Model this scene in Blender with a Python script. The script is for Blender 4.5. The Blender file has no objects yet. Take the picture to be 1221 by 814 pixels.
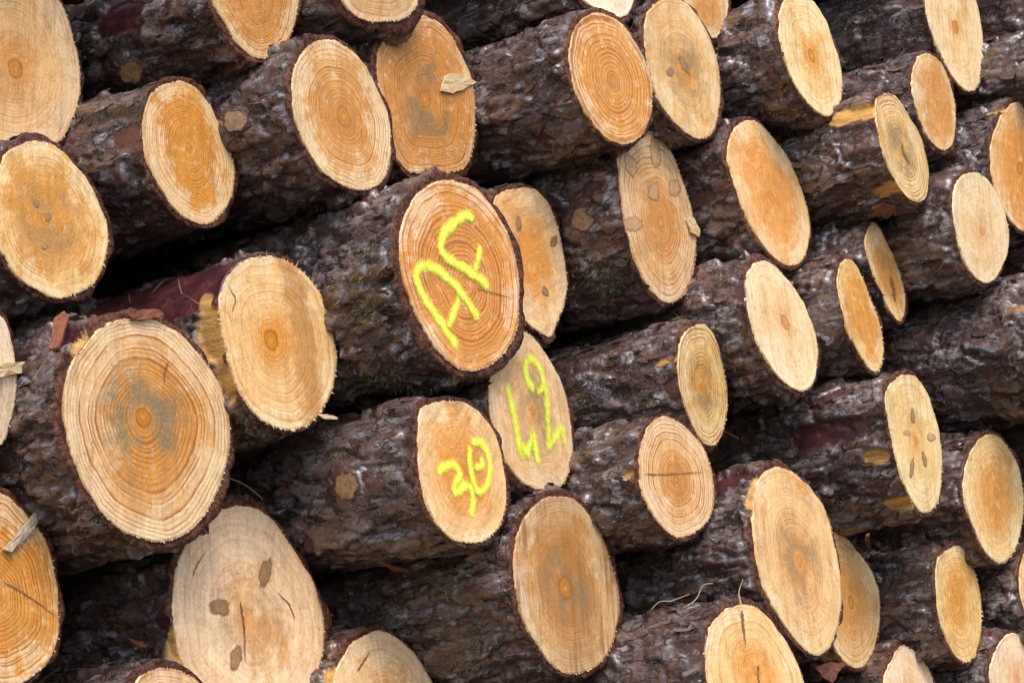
import bpy, bmesh, math, random
import numpy as np
from mathutils import Vector, Matrix

# ------------------------------------------------------------------ camera, sky, sun, exposure
SC = bpy.context.scene
COL = SC.collection
PW, PH, F = 1221.0, 814.0, 2900.0        # photo size and focal length in photo pixels
UNIT = 3.6                                # metres per depth unit
# log axis (towards the viewer), up and pile-right in camera coordinates: the world is X = along the pile, -Y = out of the pile, Z = up
N_ = np.array([0.8061312, 0.19353498, 0.5591929])
UP = np.array([-0.15902114, 0.98109338, -0.11030896])
RI = np.array([0.56996909, 0.0, -0.82166613])
C2W = np.stack([RI, -N_, UP])             # rows: world X, Y, Z of a camera-space vector
CAM = np.array([0.0, 0.0, 0.95])          # camera stands here, 0.95 m above the ground

cd = bpy.data.cameras.new('camera'); cam = bpy.data.objects.new('camera', cd); COL.objects.link(cam)
M = Matrix([list(C2W[0]) + [CAM[0]], list(C2W[1]) + [CAM[1]], list(C2W[2]) + [CAM[2]], [0, 0, 0, 1]])
cam.matrix_world = M
cd.sensor_width = 36.0; cd.lens = F / PW * 36.0; cd.clip_start = 0.05; cd.clip_end = 3000
cd.dof.use_dof = False
SC.camera = cam

SUN_EL, SUN_AZ = math.radians(55), math.radians(212)   # azimuth clockwise from +Y: the sun stands in front of the pile
wd = bpy.data.worlds.new('World'); SC.world = wd; wd.use_nodes = True
nt = wd.node_tree; bg = nt.nodes['Background']
sky = nt.nodes.new('ShaderNodeTexSky'); sky.sky_type = 'NISHITA'; sky.sun_disc = False
sky.sun_elevation = SUN_EL; sky.sun_rotation = SUN_AZ
sky.air_density = 1.0; sky.dust_density = 2.0; sky.ozone_density = 1.0
nt.links.new(sky.outputs[0], bg.inputs[0]); bg.inputs[1].default_value = 0.15
sd = bpy.data.lights.new('sun', 'SUN'); sun = bpy.data.objects.new('sun', sd); COL.objects.link(sun)
sd.energy = 1.1; sd.angle = math.radians(30); sd.color = (1.0, 0.95, 0.88)
sdir = Vector((math.sin(SUN_AZ) * math.cos(SUN_EL), math.cos(SUN_AZ) * math.cos(SUN_EL), math.sin(SUN_EL)))
sun.rotation_euler = sdir.to_track_quat('Z', 'Y').to_euler(); sun.location = (0, -5, 8)
vs = SC.view_settings; vs.view_transform = 'Standard'; vs.look = 'None'; vs.gamma = 1.0; vs.use_curve_mapping = False
vs.exposure = 1.18
SC.render.engine = 'CYCLES'
SC.cycles.max_bounces = 4; SC.cycles.diffuse_bounces = 2; SC.cycles.glossy_bounces = 2; SC.cycles.transparent_max_bounces = 8

SC.cycles.use_adaptive_sampling = True; SC.cycles.adaptive_threshold = 0.02; SC.cycles.use_denoising = True

# ------------------------------------------------------------------ measured log ends
# id: depth, cut normal (camera frame), pith, outline of the cut wood (photo pixels)
LOGS = {
1:(0.891,(0.839,0.105,0.534),(19,83),[70,0,84,34,94,76,95,113,86,144,70,170,35,188,0,186,-40,165,-65,110,-72,40,-58,-20,-20,-52,30,-45]),
2:(0.860,(0.816,0.201,0.542),(53,261),[0,198,10,182,34,169,62,172,86,193,107,220,120,248,129,278,126,308,113,336,93,349,69,355,45,346,21,329,2,298,-8,262,-9,226]),
3:(0.912,(0.838,0.206,0.506),(225,175),[186,107,206,98,227,101,244,117,261,148,275,182,279,206,275,237,263,256,248,267,227,263,206,246,189,220,175,189,170,155,174,127]),
4:(0.943,(0.809,0.208,0.551),(410,140),[377,50,400,50,420,62,438,83,451,110,462,138,466,169,463,200,451,220,431,227,407,220,383,203,365,175,353,145,349,110,352,83,363,60]),
5:(1.000,(0.818,0.130,0.560),(506,119),[493,21,513,22,534,38,551,69,563,100,567,134,565,172,555,198,537,206,508,207,486,204,472,186,463,155,455,124,451,93,453,58,469,36]),
6:(0.935,(0.774,0.070,0.630),(307,5),[253,0,268,27,286,55,310,70,331,62,345,45,353,20,356,-6,350,-38,332,-62,303,-70,272,-56,254,-28]),
7:(0.968,(0.759,-0.005,0.651),(453,-35),[406,-5,417,14,434,24,456,26,479,23,494,12,501,-8,503,-42,494,-82,472,-108,442,-108,415,-80,402,-40]),
8:(1.026,(0.782,0.192,0.593),(732,98),[691,26,707,17,721,17,741,29,758,52,770,76,777,103,777,129,771,152,758,167,741,172,720,162,703,141,689,114,682,89,679,66,683,42]),
9:(1.079,(0.813,0.191,0.550),(815,86),[779,7,793,-2,810,0,824,10,837,28,849,55,856,79,859,110,856,138,849,158,837,166,820,160,800,141,784,117,775,86,770,58,769,34,772,17]),
10:(1.115,(0.784,0.102,0.612),(845,-2),[868,8,863,31,853,45,836,40,820,20,815,-6,819,-32,834,-47,852,-41,865,-18]),
11:(1.044,(0.711,0.132,0.690),(726,-28),[757,-5,750,15,738,21,720,13,703,6,690,-9,687,-38,698,-65,719,-76,742,-66,756,-34]),
12:(1.126,(0.809,0.208,0.551),(968,67),[934,3,945,-5,958,-5,970,3,984,24,994,52,1001,76,1004,98,1001,124,988,138,973,132,956,114,942,89,933,60,930,30]),
13:(1.208,(0.799,0.170,0.577),(1139,32),[1104,-2,1107,24,1114,48,1125,72,1138,95,1154,109,1167,101,1173,72,1170,34,1163,0,1150,-25,1131,-32,1112,-22]),
14:(1.173,(0.811,0.172,0.559),(1118,124),[1095,69,1107,65,1121,74,1131,96,1138,124,1139,151,1135,172,1125,179,1111,170,1097,144,1090,117,1088,89]),
15:(1.135,(0.818,0.238,0.524),(1076,179),[1045,120,1057,112,1070,118,1083,138,1097,162,1104,186,1107,213,1104,234,1094,241,1080,234,1064,210,1052,179,1046,148]),
16:(1.211,(0.809,0.112,0.578),(1216,201),[1204,127,1216,122,1228,130,1239,160,1246,200,1245,242,1235,272,1218,275,1200,256,1188,228,1182,200,1183,169,1193,141]),
17:(1.166,(0.783,0.159,0.602),(1171,277),[1145,212,1163,206,1180,218,1193,241,1200,262,1203,284,1199,308,1187,331,1173,337,1156,322,1144,293,1138,263,1138,234]),
18:(1.107,(0.804,0.262,0.534),(920,236),[875,155,889,145,903,146,918,160,934,180,947,203,957,229,964,258,965,283,958,308,943,317,922,306,900,278,886,248,875,214,868,182]),
19:(1.057,(0.851,0.171,0.497),(788,266),[740,179,757,164,775,157,789,165,803,186,813,213,822,241,827,266,830,290,827,322,817,349,800,361,782,353,765,329,753,298,745,268,741,234,738,206]),
20:(0.949,(0.803,0.180,0.568),(553,337),[524,216,545,217,565,224,582,241,599,267,611,295,618,329,619,363,616,394,603,418,586,434,565,442,544,438,520,415,503,387,489,356,479,322,477,291,481,265,489,246,503,227]),
21:(1.015,(0.847,0.189,0.497),(632,305),[592,234,612,226,633,225,652,240,664,267,670,295,675,320,676,345,670,370,663,386,656,401,640,394,622,377,606,345,594,305,588,262]),
22:(0.986,(0.831,0.186,0.524),(635,490),[620,396,634,401,655,429,669,456,677,484,681,515,682,548,676,570,665,582,648,584,628,578,611,561,600,544,591,518,584,485,583,455,592,436,606,414]),
23:(0.935,(0.809,0.208,0.551),(552,560),[503,487,520,480,541,478,561,484,579,501,592,523,600,555,604,582,603,605,595,628,579,643,556,647,537,641,520,623,508,596,501,565,499,534,500,508]),
24:(0.909,(0.813,0.191,0.550),(322,405),[311,306,328,307,345,313,363,326,379,346,391,370,398,401,401,432,396,463,384,487,364,508,339,512,315,502,295,482,280,453,270,415,263,380,263,353,272,329,289,312]),
25:(0.852,(0.797,0.178,0.576),(170,497),[127,387,151,380,179,380,203,391,227,411,248,435,265,466,273,497,274,528,269,557,258,589,241,617,217,638,189,646,155,637,127,617,107,589,94,560,83,530,76,497,77,463,86,435,103,409]),
26:(0.911,(0.798,0.223,0.559),(295,745),[220,651,241,623,267,607,293,604,317,613,338,637,353,661,369,685,379,713,386,742,386,770,380,802,366,832,342,855,310,864,276,850,245,828,222,800,212,768,207,727,209,685]),
27:(0.815,(0.848,0.208,0.488),(-3,712),[0,587,21,603,38,622,53,641,63,672,68,703,70,737,68,768,55,790,36,807,5,818,-38,800,-74,748,-84,680,-70,622,-35,588]),
28:(0.813,(0.867,0.087,0.490),(-35,452),[0,377,10,398,17,429,20,455,17,480,10,511,0,530,-33,546,-68,530,-90,490,-93,432,-75,386,-38,364]),
29:(0.859,(0.807,0.254,0.533),(205,868),[162,815,173,802,193,796,213,799,234,811,252,838,260,875,254,915,232,944,203,945,175,918,158,880,153,842]),
30:(0.949,(0.769,0.334,0.546),(462,835),[398,812,407,789,420,768,438,756,458,753,479,765,497,783,510,805,522,832,531,868,527,905,506,930,470,925,430,892,404,850]),
31:(0.972,(0.805,0.198,0.559),(674,701),[621,627,634,606,652,594,672,592,689,599,707,620,720,644,729,672,736,699,738,727,734,754,724,781,707,796,683,804,662,796,645,775,628,747,618,714,613,679,615,650]),
32:(1.004,(0.771,0.206,0.602),(806,572),[763,544,768,522,776,504,789,497,806,501,823,515,839,534,848,560,851,592,846,618,831,633,808,641,789,627,775,606,765,579]),
33:(1.035,(0.854,0.152,0.497),(837,458),[813,405,824,390,841,388,853,405,861,432,866,460,867,487,862,513,851,530,837,526,824,503,815,478,810,453,809,425]),
34:(1.070,(0.801,0.271,0.534),(937,384),[891,330,902,313,918,314,935,329,953,353,966,380,974,408,974,437,968,459,953,466,932,453,915,430,900,400,891,360]),
35:(1.108,(0.850,0.239,0.470),(1028,370),[1004,313,1015,311,1027,329,1039,360,1049,387,1053,415,1049,438,1040,442,1025,422,1011,394,1003,363,999,332]),
36:(1.144,(0.852,0.249,0.460),(1060,335),[1039,267,1047,270,1056,288,1070,315,1078,346,1079,367,1073,383,1063,374,1051,349,1040,322,1032,292]),
37:(1.090,(0.837,0.187,0.515),(1092,525),[1059,463,1073,449,1090,449,1104,466,1113,491,1120,518,1123,553,1121,586,1114,605,1101,611,1089,599,1076,572,1067,540,1060,501,1056,480]),
38:(1.158,(0.796,0.152,0.585),(1188,587),[1159,537,1173,520,1191,521,1206,540,1214,557,1220,586,1219,620,1213,648,1202,666,1189,670,1173,655,1159,623,1150,592,1151,562]),
39:(1.037,(0.820,0.230,0.524),(953,668),[908,568,922,557,939,560,959,575,977,596,988,620,995,651,1001,682,1003,716,999,747,988,771,973,781,953,768,933,741,918,716,908,692,900,648,898,612,901,586]),
40:(1.099,(0.818,0.192,0.542),(1015,718),[993,634,1011,644,1028,665,1042,687,1049,718,1047,754,1039,781,1025,796,1009,790,995,772,984,742,977,700,980,658]),
41:(1.130,(0.829,0.167,0.533),(1140,716),[1121,663,1137,652,1149,655,1160,677,1168,706,1170,740,1166,771,1156,787,1142,785,1130,765,1121,737,1117,703,1117,679]),
42:(1.146,(0.775,0.165,0.610),(1213,808),[1190,771,1200,758,1214,756,1226,765,1236,792,1240,828,1231,862,1213,868,1194,848,1183,820,1182,795]),
43:(1.108,(0.771,0.232,0.594),(1086,822),[1063,789,1074,770,1087,775,1101,787,1111,806,1118,838,1116,868,1104,884,1086,880,1068,858,1057,828,1056,806]),
44:(0.983,(0.750,0.304,0.588),(902,798),[848,747,858,732,876,723,898,722,916,736,934,760,948,785,959,815,964,850,954,888,928,900,892,886,864,855,846,818,842,778]),
45:(1.174,(0.789,0.211,0.577),(1250,705),[1219,668,1230,652,1247,655,1264,680,1275,715,1274,752,1260,775,1240,765,1225,735,1217,700]),
46:(1.168,(0.806,0.194,0.559),(1283,398),[1250,348,1266,322,1284,320,1303,346,1316,390,1318,438,1308,472,1288,478,1265,456,1249,416,1245,378]),
47:(1.243,(0.806,0.194,0.559),(1242,282),[1231,252,1240,248,1250,258,1260,285,1263,312,1258,326,1247,323,1235,305,1228,275]),
48:(1.258,(0.806,0.194,0.559),(1285,5),[1262,-30,1276,-48,1292,-44,1306,-15,1314,22,1310,52,1296,60,1278,42,1265,10]),
49:(1.225,(0.806,0.194,0.559),(1276,75),[1256,45,1268,32,1282,36,1294,62,1301,92,1297,118,1284,122,1268,106,1257,80]),
}
# bark thickness (m), dense length (m), wood look: rings, ring strength, heart radius, wet, pale, stain, speck, saw strength, saw angle, tint
# label of each log end
D_ = dict(n=26, ring=.55, heart=.62, wet=.35, pale=.4, stain=0., speck=.15, saw=.35, sang=80, tint=0., val=1., pith=.075, bark=.006, dense=.42, streak=.38, white=0., band=None)
LOOK = {
1: dict(n=30, ring=.3, heart=.3, wet=.25, pale=.6, streak=.5, pith=.09, bark=.006),
2: dict(n=24, ring=.3, wet=.7, stain=.5, pale=.4, streak=.3, bark=.007, tint=.15),
3: dict(n=30, ring=.6, heart=.85, wet=.8, pale=.55, bark=.0055, tint=.2),
4: dict(n=28, ring=.65, heart=.6, wet=.75, pale=.7, pith=.13, bark=.006),
5: dict(n=32, ring=.7, heart=.9, wet=.95, stain=.75, pale=.1, pith=.1, bark=.007),
6: dict(n=26, ring=.75, heart=.8, wet=.8, pale=.4, bark=.006),
7: dict(n=22, ring=.4, heart=.5, wet=.4, pale=.5, bark=.010),
8: dict(n=17, ring=1., heart=.9, wet=.8, pale=.35, bark=.0055),
9: dict(n=30, ring=.3, heart=.3, wet=.3, pale=.3, stain=.6, tint=.15, bark=.0055),
10: dict(n=24, ring=.3, wet=.3), 
11: dict(white=.5, n=22, ring=.2, heart=.2, wet=0., pale=1., val=1.05),
12: dict(n=26, ring=.3, heart=.35, wet=.3, pale=.8, pith=.1, tint=.25, bark=.0055),
13: dict(n=26, ring=.15, heart=.15, wet=.1, pale=.9, pith=.1, tint=.2, bark=.0055),
14: dict(n=26, ring=.35, heart=.8, wet=.6, pale=.1, bark=.0055, tint=.1),
15: dict(n=18, ring=.7, heart=.2, wet=.15, pale=.6, stain=.8, tint=.3, bark=.0045),
16: dict(n=22, ring=.2, heart=.7, wet=.45, pale=.2, pith=.09, bark=.0055),
17: dict(white=.12, n=24, ring=.15, heart=.2, wet=.1, pale=.8, speck=.7, tint=.2, bark=.005),
18: dict(n=28, ring=.2, heart=.7, wet=.5, pale=.15, pith=.08, streak=.3, bark=.0055),
19: dict(n=22, ring=.55, heart=.5, wet=.4, pale=.5, bark=.005),
20: dict(n=25, ring=1., heart=.95, wet=.75, pale=.15, bark=.012, pith=.03, sang=15),
21: dict(n=20, ring=.12, heart=.6, wet=.35, pale=.35, speck=.4, pith=.02, bark=.005, sang=20),
22: dict(white=.05, n=28, ring=.3, heart=.2, wet=.15, pale=.45, stain=.6, pith=.06, bark=.0055, val=.93),
23: dict(n=26, ring=.22, heart=.6, wet=.35, pale=.15, bark=.006, saw=.5, sang=40),
24: dict(band=(.52,.2,.6), n=24, ring=.3, heart=.35, wet=.25, pale=.35, pith=.11, streak=.3, speck=.3, bark=.005),
25: dict(white=.0, n=27, ring=.75, heart=.7, wet=.4, pale=.75, stain=.95, pith=.085, bark=.010, val=.95, speck=.3),
26: dict(white=.08, n=20, ring=.10, heart=.1, wet=.72, pale=1.2, stain=.3, speck=.8, bark=.010, pith=.02, val=1.1),
27: dict(n=24, ring=.8, heart=.9, wet=.8, pale=.4, bark=.007),
28: dict(white=.3, n=24, ring=.2, wet=.1, pale=.8, bark=.005),
29: dict(n=22, ring=.5, wet=.6, bark=.008),
30: dict(white=.05, n=22, ring=.15, heart=.3, wet=.6, pale=.9, speck=.5, bark=.008),
31: dict(band=(.1,.6,.35), n=34, ring=.45, heart=.6, wet=.6, pale=.25, stain=.55, pith=.12, streak=1., bark=.006, val=.8),
32: dict(n=22, ring=.65, heart=.5, wet=.25, pale=.6, bark=.0055),
33: dict(n=18, ring=.7, heart=.4, wet=.3, pale=.5, stain=.75, tint=.3, bark=.0045),
34: dict(white=.1, n=24, ring=.1, heart=.2, wet=.1, pale=.8, speck=.6, pith=.11, tint=.15, bark=.0055),
35: dict(n=20, ring=.3, heart=.75, wet=.7, pale=.1, tint=.1, bark=.0055),
36: dict(n=18, ring=.25, heart=.6, wet=.8, pale=.15, stain=.5, bark=.0045),
37: dict(n=20, ring=.12, heart=.2, wet=.1, pale=.7, speck=.3, tint=.3, bark=.0055, dense=.55),
38: dict(n=26, ring=.3, heart=.6, wet=.45, pale=.25, speck=.6, tint=.2, bark=.0055),
39: dict(n=36, ring=.45, heart=.4, wet=.35, pale=.25, stain=.6, pith=.07, speck=.4, tint=.1, bark=.007),
40: dict(n=24, ring=.35, heart=.6, wet=.25, pale=.2, pith=.09, bark=.0055),
41: dict(n=24, ring=.4, heart=.5, wet=.5, pale=.25, tint=.35, bark=.0055),
42: dict(white=.2, n=20, ring=.2, heart=.2, wet=.1, pale=.8, bark=.0055),
43: dict(white=.2, n=20, ring=.15, heart=.2, wet=.1, pale=.8, bark=.0055),
44: dict(n=22, ring=.3, heart=.45, wet=.15, pale=.3, bark=.005, speck=.3, dense=.5),
45: dict(n=20, wet=.5, dense=.5), 46: dict(dense=1.0, bark=.006), 47: dict(dense=.5), 48: dict(dense=.55), 49: dict(dense=.55),
}
LABEL = {
1: 'large pale tan log end with orange pith cut off by the top left corner',
2: 'golden log end with violet specks at its pith, below the top left corner log',
3: 'orange log end with crisp rings and pale lower left edge, near the top left',
4: 'orange log end with pale top and a dark orange pith, left of the blue-stained one',
5: 'orange log end with blue-grey stain around its pith and a torn pale chip',
6: 'orange log end at the top edge with a branch stub on its bark',
7: 'log end at the top edge with thick bark rim, directly above the blue-stained end',
8: 'orange log end with wide bold rings, its bark long and scaly, top middle',
9: 'pale golden log end with grey stain, touching the right side of the bold-ringed one',
10: 'small tan log end at the top edge, behind the pale grey-stained one',
11: 'whitish log end barely showing at the top edge above the bold-ringed end',
12: 'cream log end with orange centre at the top, right of the small tan one',
13: 'tall cream log end at the top right, above the small smooth orange end',
14: 'small smooth orange-tan log end tucked below the tall cream one at top right',
15: 'narrow golden log end with grey centre and a peeled yellow strip along its bark',
16: 'orange-tan log end cut off by the right edge, in the upper part of the pile',
17: 'speckled cream log end at right, just left below the one cut by the right edge',
18: 'smooth orange-tan log end with a small dark pith, right of the knotty one',
19: 'tall orange log end with several grey knots, upper middle of the pile',
20: 'thick log with strong rings and the yellow painted letters AP on its end',
21: 'tan log end with brown knots tucked behind the AP log',
22: 'pale log end with tall yellow spray-painted scrawl, touching the AP log from below',
23: 'smooth tan log end with the yellow painted number 30',
24: 'tan log end with brown band, bark peeled to dark red, left of the AP log',
25: 'largest log end with grey-green stain and orange pith, at left centre',
26: 'big whitish log end with dark knots and cracked surface at the bottom left',
27: 'orange ringed log end cut by the left edge, a sliver lying on it',
28: 'pale log end barely showing at the left edge beside the largest end',
29: 'log end whose top just shows at the bottom edge below the whitish knotty end',
30: 'whitish and orange log end at the bottom edge right of the whitish knotty end',
31: 'brown streaked log end with orange pith below the yellow-scrawled pale one',
32: 'pale orange log end with a horizontal crack, right of the yellow-scrawled pale one',
33: 'narrow golden log end with grey rings, above the horizontally cracked one',
34: 'cream speckled oval log end with orange pith, centre right',
35: 'narrow orange log end right of the cream speckled oval one, centre right',
36: 'thinnest slanted orange log end with a dark spot, squeezed in at the right',
37: 'tall narrow cream log end with slit-like knots, right of centre',
38: 'golden speckled log end near the right edge, lower half',
39: 'tall golden-tan log end with grey rays round its orange pith, lower right',
40: 'smooth tan log end half hidden behind the tall grey-rayed one',
41: 'narrow golden-yellow log end at the lower right with bark on its left',
42: 'cream log end in the bottom right corner',
43: 'splintered cream log end at the bottom edge in the lower right',
44: 'pale tan log end with dark radial cracks at the bottom edge, glossy bark behind it',
45: 'log whose cut end only touches the right edge, bluish bark, lower right',
46: 'thick bark-covered log running out of the right edge at mid height',
47: 'thin bark-covered log at the right edge just above the thick bark-covered one',
48: 'dark bark-covered log in the top right corner',
49: 'greyish bark-covered log at the right edge below the top right corner',
}

# ------------------------------------------------------------------ helpers
def ray(p):
    p = np.atleast_2d(np.asarray(p, float))
    return np.stack([(p[:, 0] - PW / 2) / F, -(p[:, 1] - PH / 2) / F, -np.ones(len(p))], 1)
def smooth(x, a, b):
    t = np.clip((x - a) / (b - a), 0, 1); return t * t * (3 - 2 * t)
def h2(i, j, seed):
    i = np.asarray(i, np.int64); j = np.asarray(j, np.int64)
    n = (i * 374761393 + j * 668265263 + seed * 974634541) & 0x7fffffff
    n = ((n ^ (n >> 13)) * 1274126177) & 0x7fffffff
    n = ((n ^ (n >> 15)) * 2246822519) & 0x7fffffff
    return ((n ^ (n >> 16)) & 0xffffff) / float(0x1000000)
def vnoise(x, y, seed, px=0):
    i = np.floor(x).astype(np.int64); j = np.floor(y).astype(np.int64)
    fx = x - i; fy = y - j; fx = fx * fx * (3 - 2 * fx); fy = fy * fy * (3 - 2 * fy)
    i1 = i + 1
    if px: i = i % px; i1 = i1 % px
    a = h2(i, j, seed); b = h2(i1, j, seed); c = h2(i, j + 1, seed); d = h2(i1, j + 1, seed)
    return (a * (1 - fx) + b * fx) * (1 - fy) + (c * (1 - fx) + d * fx) * fy
def fbm(x, y, seed, px=0, o=3):
    s = 0; a = .5; t = 0
    for k in range(o):
        s = s + a * vnoise(x * 2 ** k, y * 2 ** k, seed + 17 * k, px * 2 ** k); t += a; a *= .5
    return s / t
def voro(x, y, seed, px):
    """F1, F2, cell id hash, offset to the cell centre (periodic in x)"""
    i0 = np.floor(x).astype(np.int64); j0 = np.floor(y).astype(np.int64)
    f1 = np.full(x.shape, 9.); f2 = np.full(x.shape, 9.); cid = np.zeros(x.shape); ox = np.zeros(x.shape); oy = np.zeros(x.shape)
    for di in (-1, 0, 1):
        for dj in (-1, 0, 1):
            i = i0 + di; j = j0 + dj; im = i % px
            dx = i + .1 + .8 * h2(im, j, seed) - x; dy = j + .1 + .8 * h2(im, j, seed + 5) - y
            d = np.sqrt(dx * dx + dy * dy); n = d < f1
            f2 = np.where(n, f1, np.minimum(f2, d)); f1 = np.where(n, d, f1)
            cid = np.where(n, h2(im, j, seed + 9), cid); ox = np.where(n, dx, ox); oy = np.where(n, dy, oy)
    return f1, f2, cid, ox, oy

def mesh_obj(name, V, Q, mat, parent=None, attrs=None, uv=None, tris=None, smoothed=True):
    me = bpy.data.meshes.new(name)
    V = np.asarray(V, np.float32); faces = []
    Q = np.zeros((0, 4), np.int32) if Q is None else np.asarray(Q, np.int32)
    T = np.zeros((0, 3), np.int32) if tris is None else np.asarray(tris, np.int32)
    me.vertices.add(len(V)); me.vertices.foreach_set('co', V.ravel())
    nl = Q.size + T.size; me.loops.add(nl)
    li = np.concatenate([Q.ravel(), T.ravel()]).astype(np.int32); me.loops.foreach_set('vertex_index', li)
    me.polygons.add(len(Q) + len(T))
    st = np.concatenate([np.arange(len(Q)) * 4, Q.size + np.arange(len(T)) * 3]).astype(np.int32)
    me.polygons.foreach_set('loop_start', st)
    me.update(calc_edges=True)
    me.polygons.foreach_set('use_smooth', np.full(len(me.polygons), smoothed, bool))
    if attrs:
        for k, a in attrs.items():
            at = me.attributes.new(k, 'FLOAT', 'POINT'); at.data.foreach_set('value', np.asarray(a, np.float32))
    if uv is not None:
        l = me.uv_layers.new(name='disc'); l.data.foreach_set('uv', np.asarray(uv, np.float32)[li].ravel())
    me.validate(); me.materials.append(mat)
    o = bpy.data.objects.new(name, me); COL.objects.link(o)
    if parent is not None: o.parent = parent
    return o

def empty(name, loc, label, cat, group=None):
    o = bpy.data.objects.new(name, None); o.empty_display_size = .05; COL.objects.link(o); o.location = loc
    o['label'] = label; o['category'] = cat
    if group: o['group'] = group
    return o

# ------------------------------------------------------------------ materials
class NT:
    def __init__(s, name):
        s.m = bpy.data.materials.new(name); s.m.use_nodes = True; s.t = s.m.node_tree; s.b = s.t.nodes['Principled BSDF']
    def n(s, t, **k):
        o = s.t.nodes.new('ShaderNode' + t)
        for a, v in k.items(): setattr(o, a, v)
        return o
    def l(s, a, b): s.t.links.new(a, b)
    def setin(s, sock, v):
        if isinstance(v, (int, float)): sock.default_value = v
        elif isinstance(v, tuple): sock.default_value = v if len(v) == len(sock.default_value) else tuple(v) + (1,)
        else: s.l(v, sock)
    def math(s, op, a, b=0., c=None, clamp=False):
        o = s.n('Math', operation=op); o.use_clamp = clamp; s.setin(o.inputs[0], a); s.setin(o.inputs[1], b)
        if c is not None: s.setin(o.inputs[2], c)
        return o.outputs[0]
    def sm(s, x, a, b, lo=0., hi=1.):
        o = s.n('MapRange', interpolation_type='SMOOTHSTEP'); s.setin(o.inputs[0], x)
        for i, v in enumerate((a, b, lo, hi)): s.setin(o.inputs[1 + i], v)
        return o.outputs[0]
    def mix(s, f, a, b, blend='MIX'):
        o = s.n('Mix', data_type='RGBA', blend_type=blend); s.setin(o.inputs[0], f); s.setin(o.inputs[6], a); s.setin(o.inputs[7], b); return o.outputs[2]
    def noise(s, v, scale, detail=3., rough=.55, dim='3D', w=None, dist=0.):
        o = s.n('TexNoise', noise_dimensions=dim)
        if v is not None: s.l(v, o.inputs['Vector'])
        if w is not None: s.setin(o.inputs['W'], w)
        o.inputs['Scale'].default_value = scale; o.inputs['Detail'].default_value = detail; o.inputs['Roughness'].default_value = rough; o.inputs['Distortion'].default_value = dist
        return o.outputs[0]
    def attr(s, name): return s.n('Attribute', attribute_name=name).outputs['Fac']
    def vec(s, x=0., y=0., z=0.):
        o = s.n('CombineXYZ'); s.setin(o.inputs[0], x); s.setin(o.inputs[1], y); s.setin(o.inputs[2], z); return o.outputs[0]
    def vadd(s, v, c):
        o = s.n('VectorMath', operation='ADD'); s.setin(o.inputs[0], v); s.setin(o.inputs[1], c); return o.outputs[0]
    def vmul(s, v, c):
        o = s.n('VectorMath', operation='MULTIPLY'); s.setin(o.inputs[0], v); s.setin(o.inputs[1], c); return o.outputs[0]
    def bump(s, h, strength, dist, nrm=None):
        o = s.n('Bump'); o.inputs['Strength'].default_value = strength; o.inputs['Distance'].default_value = dist; s.l(h, o.inputs['Height'])
        if nrm is not None: s.l(nrm, o.inputs['Normal'])
        return o.outputs[0]

def tintc(c, t):    # t > 0: yellower
    return (c[0] * (1 - .04 * t), c[1] * (1 + .16 * t), c[2] * (1 - .05 * t))

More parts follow.
